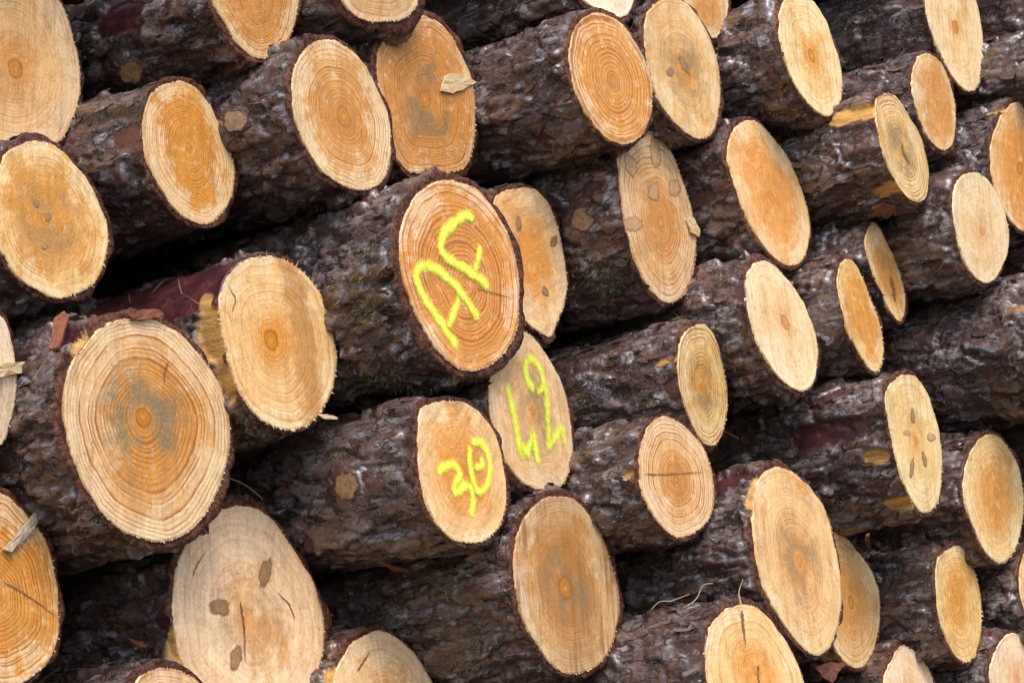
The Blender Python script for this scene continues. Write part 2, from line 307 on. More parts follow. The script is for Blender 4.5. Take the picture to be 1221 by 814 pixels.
def wood_mat(name, P, seed):
    N = NT(name); off = (seed * 3.71, seed * 1.93, seed * .77); r9 = random.Random(seed * 13); t = P['tint'] + r9.uniform(-.15, .12); v = P['val'] * r9.uniform(.93, 1.08)
    wh = P['white'] + r9.uniform(0, .07); cc = lambda c: tuple((x * (1 - wh) + w_ * wh * (.45 + .55 * sum(c) / 1.4)) * v for x, w_ in zip(tintc(c, t), (.80, .67, .55)))
    HEART = cc((.68, .315, .108)); SAP = cc((.78, .50, .245)); WET = cc((.60, .255, .072)); PALE = cc((.86, .665, .43)); LATE = cc((.37, .125, .036))
    STAIN = (.225, .165, .090); PITH = cc((.50, .20, .06))
    uv = N.n('UVMap', uv_map='disc').outputs[0]; ob = N.n('TexCoord').outputs['Object']
    r = N.n('VectorMath', operation='LENGTH'); N.l(uv, r.inputs[0]); r = r.outputs['Value']
    uvo = N.vadd(uv, off)
    w1 = N.noise(uvo, 1.6, 2.); w2 = N.noise(uvo, 5.5, 2.)
    rw = N.math('ADD', r, N.math('MULTIPLY', N.math('SUBTRACT', w1, .5), N.math('MULTIPLY', r, .16)))
    rw = N.math('ADD', rw, N.math('MULTIPLY', N.math('SUBTRACT', w2, .5), N.math('MULTIPLY', r, .035)))
    rp = N.math('POWER', rw, .86)
    rr = N.math('MULTIPLY', rp, float(P['n']) * .86)
    rr = N.math('ADD', rr, N.math('MULTIPLY', N.noise(None, 7., 2., dim='1D', w=N.math('ADD', rp, seed * 1.3)), 1.7))
    fr = N.math('FRACT', rr)
    ramp = N.n('ValToRGB'); N.l(fr, ramp.inputs[0]); e = ramp.color_ramp.elements
    e[0].position = 0.; e[0].color = (.12,) * 3 + (1,); e[1].position = 1.; e[1].color = (.1,) * 3 + (1,)
    for p_, c_ in ((.25, 0.), (.52, .22), (.76, 1.), (.93, 1.)):
        q = e.new(p_); q.color = (c_,) * 3 + (1,)
    ringv = ramp.outputs[0]
    # each ring has its own strength
    rid = N.n('TexWhiteNoise', noise_dimensions='1D'); N.l(N.math('FLOOR', rr), rid.inputs['W'])
    rs = N.math('MULTIPLY_ADD', rid.outputs[0], .6, .45)
    pm = N.sm(N.noise(uvo, 2.4, 3.), .3, .62, .45, 1.25)
    ringf = N.math('MULTIPLY', N.math('MULTIPLY', ringv, rs), N.math('MULTIPLY', pm, min(1.15, P['ring'] * 1.15 + .16)), clamp=True)
    hb = N.sm(N.math('ADD', rw, N.math('MULTIPLY', N.math('SUBTRACT', N.noise(uvo, 2.0, 5., .74), .5), .6)), P['heart'] - .24, P['heart'] + .20)
    col = N.mix(hb, HEART, SAP)
    wet = N.sm(N.noise(N.vadd(uvo, (7., 3., 1.)), 1.4, 5., .72), .64 - .3 * P['wet'], .76 - .3 * P['wet'])
    col = N.mix(N.math('MULTIPLY', wet, .62), col, WET)
    pn = N.noise(N.vadd(uvo, (1., 9., 4.)), 1.4, 5., .76, dist=.3)
    pe = N.math('MULTIPLY', N.math('SUBTRACT', r, .55), .35)
    pale = N.sm(N.math('ADD', pn, pe), .63 - .2 * P['pale'], .73 - .2 * P['pale'])
    col = N.mix(N.math('MULTIPLY', pale, .62), col, PALE)
    col = N.mix(N.math('MULTIPLY', N.sm(rid.outputs[0], .35, 1.), .10 + .26 * P['ring']), col, WET)
    # ring lines
    col = N.mix(N.math('MULTIPLY', N.math('POWER', ringf, 1.15), .95 if P['ring'] > .5 else .8, clamp=True), col, LATE)
    mo = N.noise(N.vadd(uvo, (5., 2., 6.)), 6.5, 5., .72)
    col = N.mix(N.sm(mo, .52, .68, 0., .40), col, cc((.43, .195, .065)))
    col = N.mix(N.sm(mo, .32, .46, .45, 0.), col, cc((.80, .62, .38)))
    # straight streaks along the saw cut
    rot = N.n('Mapping'); rot.inputs['Rotation'].default_value = (0, math.radians(P['sang']), 0); N.l(ob, rot.inputs['Vector']); N.t.nodes[-1]
    sv = N.vmul(rot.outputs[0], (22., 1., 330.)); saw = N.noise(sv, 1., 4., .6)
    sv2 = N.vmul(rot.outputs[0], (7., 1., 95.)); st = N.noise(N.vadd(sv2, off), 1., 3., .6)
    if P['streak'] > 0:
        big = N.sm(N.noise(uvo, 1.3, 3., .6), .36, .56, .15, 1.)
        col = N.mix(N.math('MULTIPLY', N.math('MULTIPLY', N.sm(st, .42, .66), big), .85 * P['streak']), col, cc((.30, .15, .055)))
    if P['band']:
        bx, bw, ba = P['band']; sx = N.n('SeparateXYZ'); N.l(uv, sx.inputs[0])
        dx = N.math('ABSOLUTE', N.math('ADD', N.math('SUBTRACT', sx.outputs[0], bx), N.math('MULTIPLY', N.math('SUBTRACT', w2, .5), .35)))
        col = N.mix(N.math('MULTIPLY', N.sm(dx, bw * .3, bw * 1.3, 1., 0.), ba), col, cc((.34, .145, .045)))
    # blue stain in rays round the pith
    if P['stain'] > 0:
        un = N.n('VectorMath', operation='NORMALIZE'); N.l(uv, un.inputs[0])
        pv = N.vadd(N.vmul(un.outputs[0], (9., 9., 9.)), N.vec(0., 0., N.math('MULTIPLY', r, 2.5)))
        pv = N.vadd(pv, off); ray_ = N.noise(pv, 1., 4., .65)
        blot = N.noise(uvo, 2.1, 4., .65)
        m_ = N.math('MULTIPLY', N.sm(r, .06, .16), N.sm(N.math('MULTIPLY_ADD', N.math('SUBTRACT', w2, .5), .4, r), .34, .66, 1., 0.))
        s1 = N.math('MULTIPLY', N.sm(ray_, .30, .66, .6, 1.), N.sm(blot, .36, .60))
        s1 = N.math('MULTIPLY', N.math('MULTIPLY', s1, m_), P['stain'], clamp=True)
        col = N.mix(N.math('MULTIPLY', s1, 1.2, clamp=True), col, STAIN)
    # pith
    pr = P['pith'] * r9.uniform(.7, 1.05)
    if P['pith'] > .084: pr = P['pith']
    if pr > .025:
        wob = N.math('MULTIPLY_ADD', N.math('SUBTRACT', N.noise(uvo, 14., 2.), .5), .05, r)
        col = N.mix(N.sm(wob, pr * 1.0, pr * 1.15, .85 if pr > .084 else .4, 0.), col, cc((.56, .235, .055)))
        col = N.mix(N.math('MULTIPLY', N.sm(wob, pr * .75, pr * .9), N.sm(wob, pr * 1.05, pr * 1.3, .6 if pr > .084 else .3, 0.)), col, cc((.30, .11, .03)))
        col = N.mix(N.math('MULTIPLY', N.sm(wob, pr * .3, pr * .45), N.sm(wob, pr * .55, pr * .8, .75, 0.)), col, PITH)
        col = N.mix(N.sm(wob, pr * .08, pr * .2, .8, 0.), col, (.55, .36, .2))
    # dirt specks
    vo = N.n('TexVoronoi', feature='F1'); vo.inputs['Scale'].default_value = 210.; N.l(N.vadd(ob, off), vo.inputs['Vector'])
    sp = N.math('MULTIPLY', N.sm(vo.outputs['Distance'], .14, .26, 1., 0.), N.sm(N.noise(uvo, 4., 3.), .5, .68))
    col = N.mix(N.math('MULTIPLY', sp, min(1., P['speck'] * 1.2), clamp=True), col, (.16, .085, .045))
    # sawn surface value variation
    fine = N.noise(ob, 240., 3., .75); mid = N.noise(N.vadd(ob, off), 38., 4., .65)
    vv = N.math('ADD', N.math('MULTIPLY', N.math('SUBTRACT', saw, .5), 1.15 * P['saw']), N.math('MULTIPLY', N.math('SUBTRACT', fine, .5), .62))
    vv = N.math('ADD', vv, N.math('MULTIPLY', N.math('SUBTRACT', mid, .5), .36))
    un2 = N.n('VectorMath', operation='NORMALIZE'); N.l(uv, un2.inputs[0])
    rayf = N.noise(N.vadd(N.vmul(un2.outputs[0], (34., 34., 34.)), N.vec(0., 0., N.math('MULTIPLY', r, 5.))), 1., 3., .7)
    vv = N.math('ADD', vv, N.math('MULTIPLY', N.math('SUBTRACT', rayf, .5), .30))
    vv = N.math('ADD', vv, 1.03)
    hs = N.n('HueSaturation'); N.l(col, hs.inputs['Color']); N.l(vv, hs.inputs['Value']); hs.inputs['Saturation'].default_value = 1.10
    N.l(hs.outputs[0], N.b.inputs['Base Color'])
    N.b.inputs['Roughness'].default_value = .62; N.b.inputs['Specular IOR Level'].default_value = .28
    hgt = N.math('ADD', N.math('MULTIPLY', saw, 1.2 * P['saw'] + .2), N.math('MULTIPLY', fine, 1.2))
    N.l(N.bump(hgt, .6, .0014), N.b.inputs['Normal'])
    return N.m

def bark_mat():
    N = NT('bark'); ob = N.n('TexCoord').outputs['Object']; inf = N.n('ObjectInfo').outputs['Random']
    plate, fine, crev, rim, red, yel, dirt = [N.attr(a) for a in ('plate', 'fine', 'crev', 'rim', 'red', 'yel', 'dirt')]
    st = N.vmul(ob, (1., .30, 1.)); wv = N.n('TexNoise'); N.l(ob, wv.inputs['Vector']); wv.inputs['Scale'].default_value = 70.; wv.inputs['Detail'].default_value = 3.
    wp = N.vadd(st, N.vmul(N.vadd(wv.outputs['Color'], (-.5, -.5, -.5)), (.016, .016, .016)))
    n1 = N.noise(ob, 22., 4., .6); n2 = N.noise(st, 170., 4., .65); n3 = N.noise(st, 460., 3., .65)
    vo = N.n('TexVoronoi', feature='F1'); vo.inputs['Scale'].default_value = 78.; N.l(wp, vo.inputs['Vector'])
    ve = N.n('TexVoronoi', feature='DISTANCE_TO_EDGE'); ve.inputs['Scale'].default_value = 78.; N.l(wp, ve.inputs['Vector']); gap = N.math('MULTIPLY', N.sm(ve.outputs['Distance'], .015, .10, 1., 0.), N.sm(N.noise(ob, 34., 2.), .38, .55))
    cs = N.n('SeparateColor'); N.l(vo.outputs['Color'], cs.inputs[0]); cell, cell2 = cs.outputs[0], cs.outputs[1]
    c = N.mix(N.sm(plate, .1, .9), (.050, .022, .015), (.108, .061, .047))
    c = N.mix(N.math('MULTIPLY', N.sm(N.math('MULTIPLY_ADD', n2, .5, N.math('MULTIPLY', fine, .6)), .50, .82), .6), c, (.205, .158, .148))
    c = N.mix(N.sm(n1, .46, .64, 0., .85), c, (.088, .031, .020))
    silver_sheen = N.math('MULTIPLY', N.sm(fine, .82, .88), N.sm(N.noise(ob, 16., 3., .6), .46, .60))
    c = N.mix(N.math('MULTIPLY', silver_sheen, .75), c, (.33, .32, .345))  # pale papery scales, with sky sheen painted into their lilac grey
    c = N.mix(N.math('MULTIPLY', crev, .6), c, (.040, .020, .016))
    c = N.mix(N.math('MULTIPLY', N.sm(n2, .55, .75), .25), c, (.165, .132, .128))
    c = N.mix(N.sm(cell, .55, .95, 0., .5), c, (.19, .142, .130))
    c = N.mix(N.sm(cell, .35, .05, 0., .5) if False else N.sm(cell, .05, .35, .55, 0.), c, (.050, .020, .014))
    c = N.mix(N.math('MULTIPLY', gap, .7), c, (.026, .012, .009))
    fl = N.math('MULTIPLY', N.sm(N.noise(N.vadd(ob, (3., 1., 8.)), 75., 3., .55), .60, .65), N.sm(N.noise(ob, 9., 2.), .5, .6))
    c = N.mix(N.math('MULTIPLY', fl, .3), c, (.27, .29, .29))
    g = N.mix(N.math('MULTIPLY', dirt, N.sm(N.noise(ob, 45., 4.), .46, .66, 0., .35)), c, (.050, .042, .022))
    rimc = N.mix(N.sm(N.noise(ob, 120., 3.), .35, .65), (.050, .017, .010), (.150, .056, .033))
    c = N.mix(rim, g, rimc)
    redc = N.mix(N.sm(n1, .35, .65), (.042, .008, .012), (.10, .022, .020))
    c = N.mix(red, c, redc)
    yc = N.mix(N.sm(N.noise(N.vmul(ob, (90., 9., 90.)), 1., 4., .6), .35, .7), (.60, .33, .08), (.32, .15, .04))
    c = N.mix(yel, c, yc)
    hs = N.n('HueSaturation'); N.l(c, hs.inputs['Color'])
    N.l(N.math('ADD', N.math('MULTIPLY_ADD', N.math('SUBTRACT', n3, .5), .6, 1.), N.math('MULTIPLY', N.math('SUBTRACT', inf, .5), .25)), hs.inputs['Value'])
    N.l(hs.outputs[0], N.b.inputs['Base Color'])
    # wet, glossy scales between dull ones
    wet = N.sm(N.math('ADD', N.math('MULTIPLY', plate, .4), N.math('MULTIPLY', N.noise(ob, 22., 3., .6), 1.0)), .55, .75)
    wet = N.math('MAXIMUM', wet, N.math('MULTIPLY', red, .8)); wet = N.math('MULTIPLY', wet, N.math('SUBTRACT', 1., N.math('MAXIMUM', rim, yel)))
    N.l(N.sm(wet, 0., 1., .62, .40), N.b.inputs['Roughness']); N.l(N.math('MULTIPLY_ADD', rim, -.45, .6), N.b.inputs['Specular IOR Level'])
    N.l(N.math('MULTIPLY', wet, .8), N.b.inputs['Coat Weight']); N.b.inputs['Coat Roughness'].default_value = .25; N.b.inputs['Coat IOR'].default_value = 1.5
    keep = N.math('SUBTRACT', 1., N.math('MULTIPLY', N.math('MAXIMUM', N.math('MAXIMUM', red, yel), N.math('MULTIPLY', wet, .7)), .85))
    h = N.math('ADD', N.math('MULTIPLY', N.math('SUBTRACT', N.math('MULTIPLY', cell, 1.3), N.math('MULTIPLY', gap, .9)), keep), N.math('MULTIPLY', N.math('ADD', N.math('MULTIPLY', n2, .6), N.math('MULTIPLY', n3, .22)), N.math('MULTIPLY_ADD', wet, -.6, 1.)))
    N.l(N.bump(h, .85, .0032), N.b.inputs['Normal'])
    return N.m

def simple_mat(name, c1, c2, scale=60., rough=.6, bump=.4, spec=.3, stretch=(1., 1., 1.)):
    N = NT(name); ob = N.n('TexCoord').outputs['Object']; v = N.vmul(ob, stretch)
    n = N.noise(v, scale, 4., .62)
    N.l(N.mix(N.sm(n, .32, .68), c1, c2), N.b.inputs['Base Color']); N.b.inputs['Roughness'].default_value = rough; N.b.inputs['Specular IOR Level'].default_value = spec
    if bump: N.l(N.bump(N.noise(v, scale * 2.5, 3.), bump, .0015), N.b.inputs['Normal'])
    return N.m

def knot_mat(name='knot_wood', k=1.):
    N = NT(name); uv = N.n('UVMap', uv_map='disc').outputs[0]; ob = N.n('TexCoord').outputs['Object']; inf = N.n('ObjectInfo').outputs['Random']
    r = N.n('VectorMath', operation='LENGTH'); N.l(uv, r.inputs[0]); r = r.outputs['Value']
    rw = N.math('ADD', r, N.math('MULTIPLY', N.math('SUBTRACT', N.noise(N.vadd(uv, N.vec(inf, inf, 0.)), 2.5, 4.), .5), .5))
    rg = N.math('FRACT', N.math('MULTIPLY', rw, 4.5))
    c = N.mix(N.sm(N.noise(ob, 130., 4.), .35, .65), (.38 * k, .215 * k, .10 * k), (.28 * k, .155 * k, .075 * k))
    c = N.mix(N.sm(rg, .4, .95, 0., .45), c, (.20 * k, .10 * k, .045 * k))
    c = N.mix(N.sm(rw, .60, .74, 0., .6), c, (.20 * k, .095 * k, .038 * k)); c = N.mix(N.sm(rw, .78, .88), c, (.58, .30, .10))
    N.l(c, N.b.inputs['Base Color']); N.b.inputs['Roughness'].default_value = .6; N.b.inputs['Specular IOR Level'].default_value = .3
    N.l(N.sm(N.math('ADD', rw, N.math('MULTIPLY', N.math('SUBTRACT', N.noise(ob, 260., 3.), .5), .4)), .66, 1.0, 1., 0.), N.b.inputs['Alpha'])
    N.l(N.bump(N.noise(ob, 300., 3.), .6, .0015), N.b.inputs['Normal'])
    return N.m

def stub_mat():
    N = NT('branch_stub_wood'); uv = N.n('UVMap', uv_map='disc').outputs[0]; ob = N.n('TexCoord').outputs['Object']
    r = N.n('VectorMath', operation='LENGTH'); N.l(uv, r.inputs[0]); r = r.outputs['Value']
    rw = N.math('ADD', r, N.math('MULTIPLY', N.noise(uv, 2.5, 3.), .25))
    rg = N.math('FRACT', N.math('MULTIPLY', rw, 6.))
    c = N.mix(N.sm(N.noise(ob, 130., 4.), .35, .65), (.27, .14, .05), (.15, .078, .03))
    c = N.mix(N.sm(rg, .5, .95, 0., .6), c, (.12, .06, .025))
    c = N.mix(N.sm(r, .0, .2, .8, 0.), c, (.05, .03, .02))
    N.l(c, N.b.inputs['Base Color']); N.b.inputs['Roughness'].default_value = .6
    N.l(N.bump(N.noise(ob, 300., 3.), .5, .0015), N.b.inputs['Normal'])
    return N.m

def paint_mat():
    N = NT('yellow_spray_paint'); ob = N.n('TexCoord').outputs['Object']; ed = N.attr('edge')
    n = N.noise(ob, 330., 4., .7); n2 = N.noise(ob, 60., 3., .6)
    N.l(N.mix(N.sm(n2, .35, .65), (.92, .94, .05), (.84, .90, .10)), N.b.inputs['Base Color']); N.b.inputs['Roughness'].default_value = .45
    a = N.math('ADD', ed, N.math('ADD', N.math('MULTIPLY', N.math('SUBTRACT', n, .5), .9), N.math('MULTIPLY', N.math('SUBTRACT', n2, .5), 1.0)))
    N.l(N.sm(a, .10, 1.05, 0., .92), N.b.inputs['Alpha'])
    N.l(N.bump(n, .4, .001), N.b.inputs['Normal'])
    return N.m

BARK = bark_mat(); KNOT = knot_mat(k=1.05); KNOT_L = knot_mat('pale_knot_wood', 1.7); STUB = stub_mat(); PAINT = paint_mat()
FIBRE = simple_mat('wood_fibre', (.62, .42, .20), (.74, .58, .36), 120., .6, 0)
CHIP = simple_mat('wood_chip', (.58, .36, .16), (.74, .56, .34), 60., .6, .4, .3, (1, 1, 6))
REDCHIP = simple_mat('inner_bark_chip', (.13, .034, .016), (.25, .085, .035), 70., .5, .4, .4)
GREYCHIP = simple_mat('weathered_sliver', (.33, .24, .16), (.50, .40, .29), 60., .65, .4, .3, (6, 1, 1))
MOSS = simple_mat('moss', (.10, .11, .045), (.23, .22, .11), 80., .8, 0, .2)
NEEDLE = simple_mat('dry_needle', (.20, .115, .05), (.32, .20, .09), 40., .6, 0, .3)
GRASS = simple_mat('dry_grass', (.48, .32, .13), (.62, .46, .24), 40., .6, 0, .3)
CRACK = simple_mat('crack_shade', (.16, .08, .035), (.26, .14, .065), 90., .8, 0, .1)  # shade inside the drying cracks, put into the colour of flat strips
DIRT = simple_mat('forest_soil', (.040, .030, .022), (.085, .066, .050), 6., .9, .6, .2)

# ------------------------------------------------------------------ the ground
def ground():
    n = 60; g = np.linspace(-1, 1, n); g = np.sign(g) * np.abs(g) ** 3 * 900
    X, Y = np.meshgrid(g, g); Z = (vnoise(X * .8 + 50, Y * .8 + 50, 3) - .5) * .04 - .02
    V = np.stack([X.ravel(), Y.ravel(), Z.ravel()], 1); i = np.arange(n * n).reshape(n, n)
    Q = np.stack([i[:-1, :-1], i[:-1, 1:], i[1:, 1:], i[1:, :-1]], -1).reshape(-1, 4)
    o = mesh_obj('ground', V, Q, DIRT); o['kind'] = 'structure'; o['label'] = 'bare forest soil under the log pile'
ground()

# ------------------------------------------------------------------ logs
KNOTS = [(19, (752, 197), 8, 17, -20), (19, (781, 183), 7, 20, -8), (19, (779, 229), 8, 13, 0), (19, (804, 224), 8, 12, 0), (19, (755, 267), 12, 11, 0),
         (26, (262, 723), 14, 12, 10), (26, (316, 682), 8, 21, 14), (26, (281, 784), 8, 18, 14), (21, (618, 266), 4, 10, -8), (21, (660, 288), 5, 8, 20), (21, (650, 347), 4, 8, -20),
         (37, (1088, 496), 3, 11, -4), (37, (1110, 521), 6, 6, 0), (37, (1081, 516), 5, 4, 20), (37, (1102, 548), 3, 11, -12), (37, (1087, 558), 3, 14, 6),
         (9, (799, 86), 5, 6, 0), (9, (815, 77), 4, 15, -25), (2, (42, 242), 3, 7, -30), (2, (57, 258), 5, 6, 0), (2, (53, 294), 4, 4, 0)]
PEEL = {}    # id: list of (photo px, along half-length m, around half-width m, kind)
def catmull(P, m=24):
    P = np.asarray(P, float); A = np.roll(P, 1, 0); B = P; C = np.roll(P, -1, 0); D = np.roll(P, -2, 0)
    t = np.linspace(0, 1, m, endpoint=False)[None, :, None]
    A, B, C, D = [q[:, None] for q in (A, B, C, D)]
    return (.5 * (2 * B + (C - A) * t + (2 * A - 5 * B + 4 * C - D) * t ** 2 + (3 * B - A - 3 * C + D) * t ** 3)).reshape(-1, P.shape[1])

class Log: pass
LG = {}
def prep(i):
    k, m, pith, fl = LOGS[i]; g = Log(); g.i = i; g.P = dict(D_); g.P.update(LOOK.get(i, {}))
    m = np.array(m); m /= np.linalg.norm(m); pts = np.array(fl, float).reshape(-1, 2)
    c = pts.mean(0); c = (pts.min(0) + pts.max(0)) / 2
    rc = ray(c)[0] * k * UNIT
    g.mw = C2W @ m                       # cut normal, world
    g.loc = C2W @ rc + CAM
    def onplane(px):
        R = ray(px) @ C2W.T; t = (C2W @ rc) @ g.mw / (R @ g.mw); return R * t[:, None] + CAM - g.loc
    g.onplane = onplane
    pol = catmull(onplane(pts)); pc = onplane([pith])[0]
    xz = pol[:, [0, 2]]
    ar = .5 * np.sum(xz[:, 0] * np.roll(xz[:, 1], -1) - np.roll(xz[:, 0], -1) * xz[:, 1])
    if ar < 0: pol = pol[::-1]; xz = xz[::-1]
    g.r = math.sqrt(abs(ar) / math.pi); g.pith = pc
    seg = np.linalg.norm(np.roll(xz, -1, 0) - xz, axis=1); g.per = seg.sum()
    cum = np.concatenate([[0], np.cumsum(seg)]); cl = np.vstack([xz, xz[:1]])
    # sample spacing: fine on the side that faces the camera
    mid = (xz.min(0) + xz.max(0)) / 2; to = (CAM - g.loc)[[0, 2]] - mid; to /= np.linalg.norm(to)
    fs = np.linspace(0, g.per, 2000, endpoint=False)
    fx = np.stack([np.interp(fs, cum, cl[:, 0]), np.interp(fs, cum, cl[:, 1])], 1)
    dd = (fx - mid); dd /= np.linalg.norm(dd, axis=1)[:, None]; fac = dd @ to
    step = np.where(fac > -.45, .0032, .009); cd_ = np.concatenate([[0], np.cumsum(g.per / 2000 / step)])
    S = int(cd_[-1]); g.S = S
    g.s = np.interp(np.arange(S) / S * cd_[-1], cd_, np.linspace(0, g.per, 2001))
    g.xz = np.stack([np.interp(g.s, cum, cl[:, 0]), np.interp(g.s, cum, cl[:, 1])], 1)
    tn = np.roll(g.xz, -1, 0) - np.roll(g.xz, 1, 0)
    for _ in range(4): tn = (np.roll(tn, 1, 0) + tn + np.roll(tn, -1, 0)) / 3
    tn /= np.linalg.norm(tn, axis=1)[:, None]; g.nr = np.stack([tn[:, 1], -tn[:, 0]], 1)
    g.yp = lambda x, z: -(g.mw[0] * x + g.mw[2] * z) / g.mw[1]
    nb = max(8, int(g.per / .03)); th = vnoise(g.s / g.per * nb, np.zeros(S), i * 7, nb)
    th2 = vnoise(g.s / g.per * 7, np.zeros(S), i * 7 + 3, 7); g.th = g.P['bark'] * 1.3 * (.3 + .6 * th + .8 * th2)
    g.mid = mid
    LG[i] = g
    return g
for i in LOGS: prep(i)

def on_log(i, px):
    """photo pixel -> (s, l, point, normal) on the bark of log i (local frame)"""
    g = LG[i]; R = (ray(px) @ C2W.T)[0]; O = CAM - g.loc
    A = g.xz + g.nr * g.th[:, None]; B = np.roll(A, -1, 0); d = R[[0, 2]]; o = O[[0, 2]]
    e = B - A; den = d[0] * e[:, 1] - d[1] * e[:, 0]
    w = A - o; t = (w[:, 0] * e[:, 1] - w[:, 1] * e[:, 0]) / den; u = (w[:, 0] * d[1] - w[:, 1] * d[0]) / den
    ok = (u >= 0) & (u <= 1) & (t > 0)
    if not ok.any():
        j = int(np.argmin(np.abs((A - o) @ np.array([-d[1], d[0]]) / np.linalg.norm(d)))); tt = (A[j] - o) @ d / (d @ d)
    else:
        j = int(np.argmin(np.where(ok, t, 1e9))); tt = t[j]
    p = O + R * tt; l = p[1] - g.yp(p[0], p[2])
    return g.s[j], l, p, np.array([g.nr[j, 0], 0, g.nr[j, 1]])

def peel_masks(g, s, l):
    red = np.zeros(s.shape); yel = np.zeros(s.shape)
    for px, hl, hw, kind in PEEL.get(g.i, []):
        s0, l0, _, _ = on_log(g.i, px)
        ds = (s - s0 + g.per / 2) % g.per - g.per / 2; dl = l - l0
        wob = (fbm(s * 45, l * 30, g.i + 40, 0, 4) - .5) * 1.0
        q = np.maximum(np.abs(dl / hl) ** 2.4 + np.abs(ds / hw) ** 2.4, 0) ** (1 / 2.4) + wob
        m = smooth(q, 1.08, .95)
        if kind == 'red': red = np.maximum(red, m)
        else: yel = np.maximum(yel, m)
    return np.where(yel > red, red * (1 - yel), red), yel

def bark_height(g, s, l):
    """displacement and colour attributes on the bark of a log, s around (m), l along (m)"""
    sd = g.i * 31; per = g.per; bs = (.85, 1.0, 1.2, 1.35, .95)[g.i % 5]; el = (2.0, 3.0, 2.5, 3.4)[g.i % 4]
    kx = lambda c: max(6, int(round(per / c)))
    kw = kx(.025); ws = (fbm(s / per * kw, l / .045, sd + 1, kw, 4) - .5) * .024
    wl = (fbm(s / per * kw, l / .045, sd + 2, kw, 4) - .5) * .050
    S_, L_ = s + ws, l + wl
    nA = kx(.025 * bs); fa1, fa2, ida, oxa, oya = voro(S_ / per * nA, L_ / (.025 * bs * el), sd + 3, nA)
    nB = kx(.0098 * bs); fb1, fb2, idb, oxb, oyb = voro(S_ / per * nB, L_ / (.0098 * bs * (el * .6 + .5)), sd + 4, nB)
    h = (fbm(s / per * kx(.08), l / .14, sd + 5, kx(.08), 2) - .5) * .012
    cra = 1 - smooth(fa2 - fa1, .01, .10); crb = 1 - smooth(fb2 - fb1, .01, .12)
    q = lambda d, k: h2((d * 1e6).astype(np.int64), k, 7) - .5
    h += (ida - .5) * .0095 + (q(ida, 1) * oxa + q(ida, 2) * oya) * .0140 - cra * .0030
    h += (idb - .5) * .0034 + (q(idb, 1) * oxb + q(idb, 2) * oyb) * .0040 - crb * .0009
    # long fissures
    kf = kx(.045); fz = fbm(s / per * kf + 0, l / .16, sd + 6, kf, 3); fi = 1 - smooth(np.abs(fz - .5), .0, .035)
    h -= fi * .006
    h += (fbm(s / per * kx(.006), l / .011, sd + 8, kx(.006), 2) - .5) * .0020
    h *= 1.25
    dirt = smooth(fbm(s / per * kx(.12), l / .1, sd + 11, kx(.12), 3), .55, .7)
    return h, dict(plate=ida, fine=idb, crev=np.maximum(np.maximum(cra, crb * .5), fi), dirt=dirt)

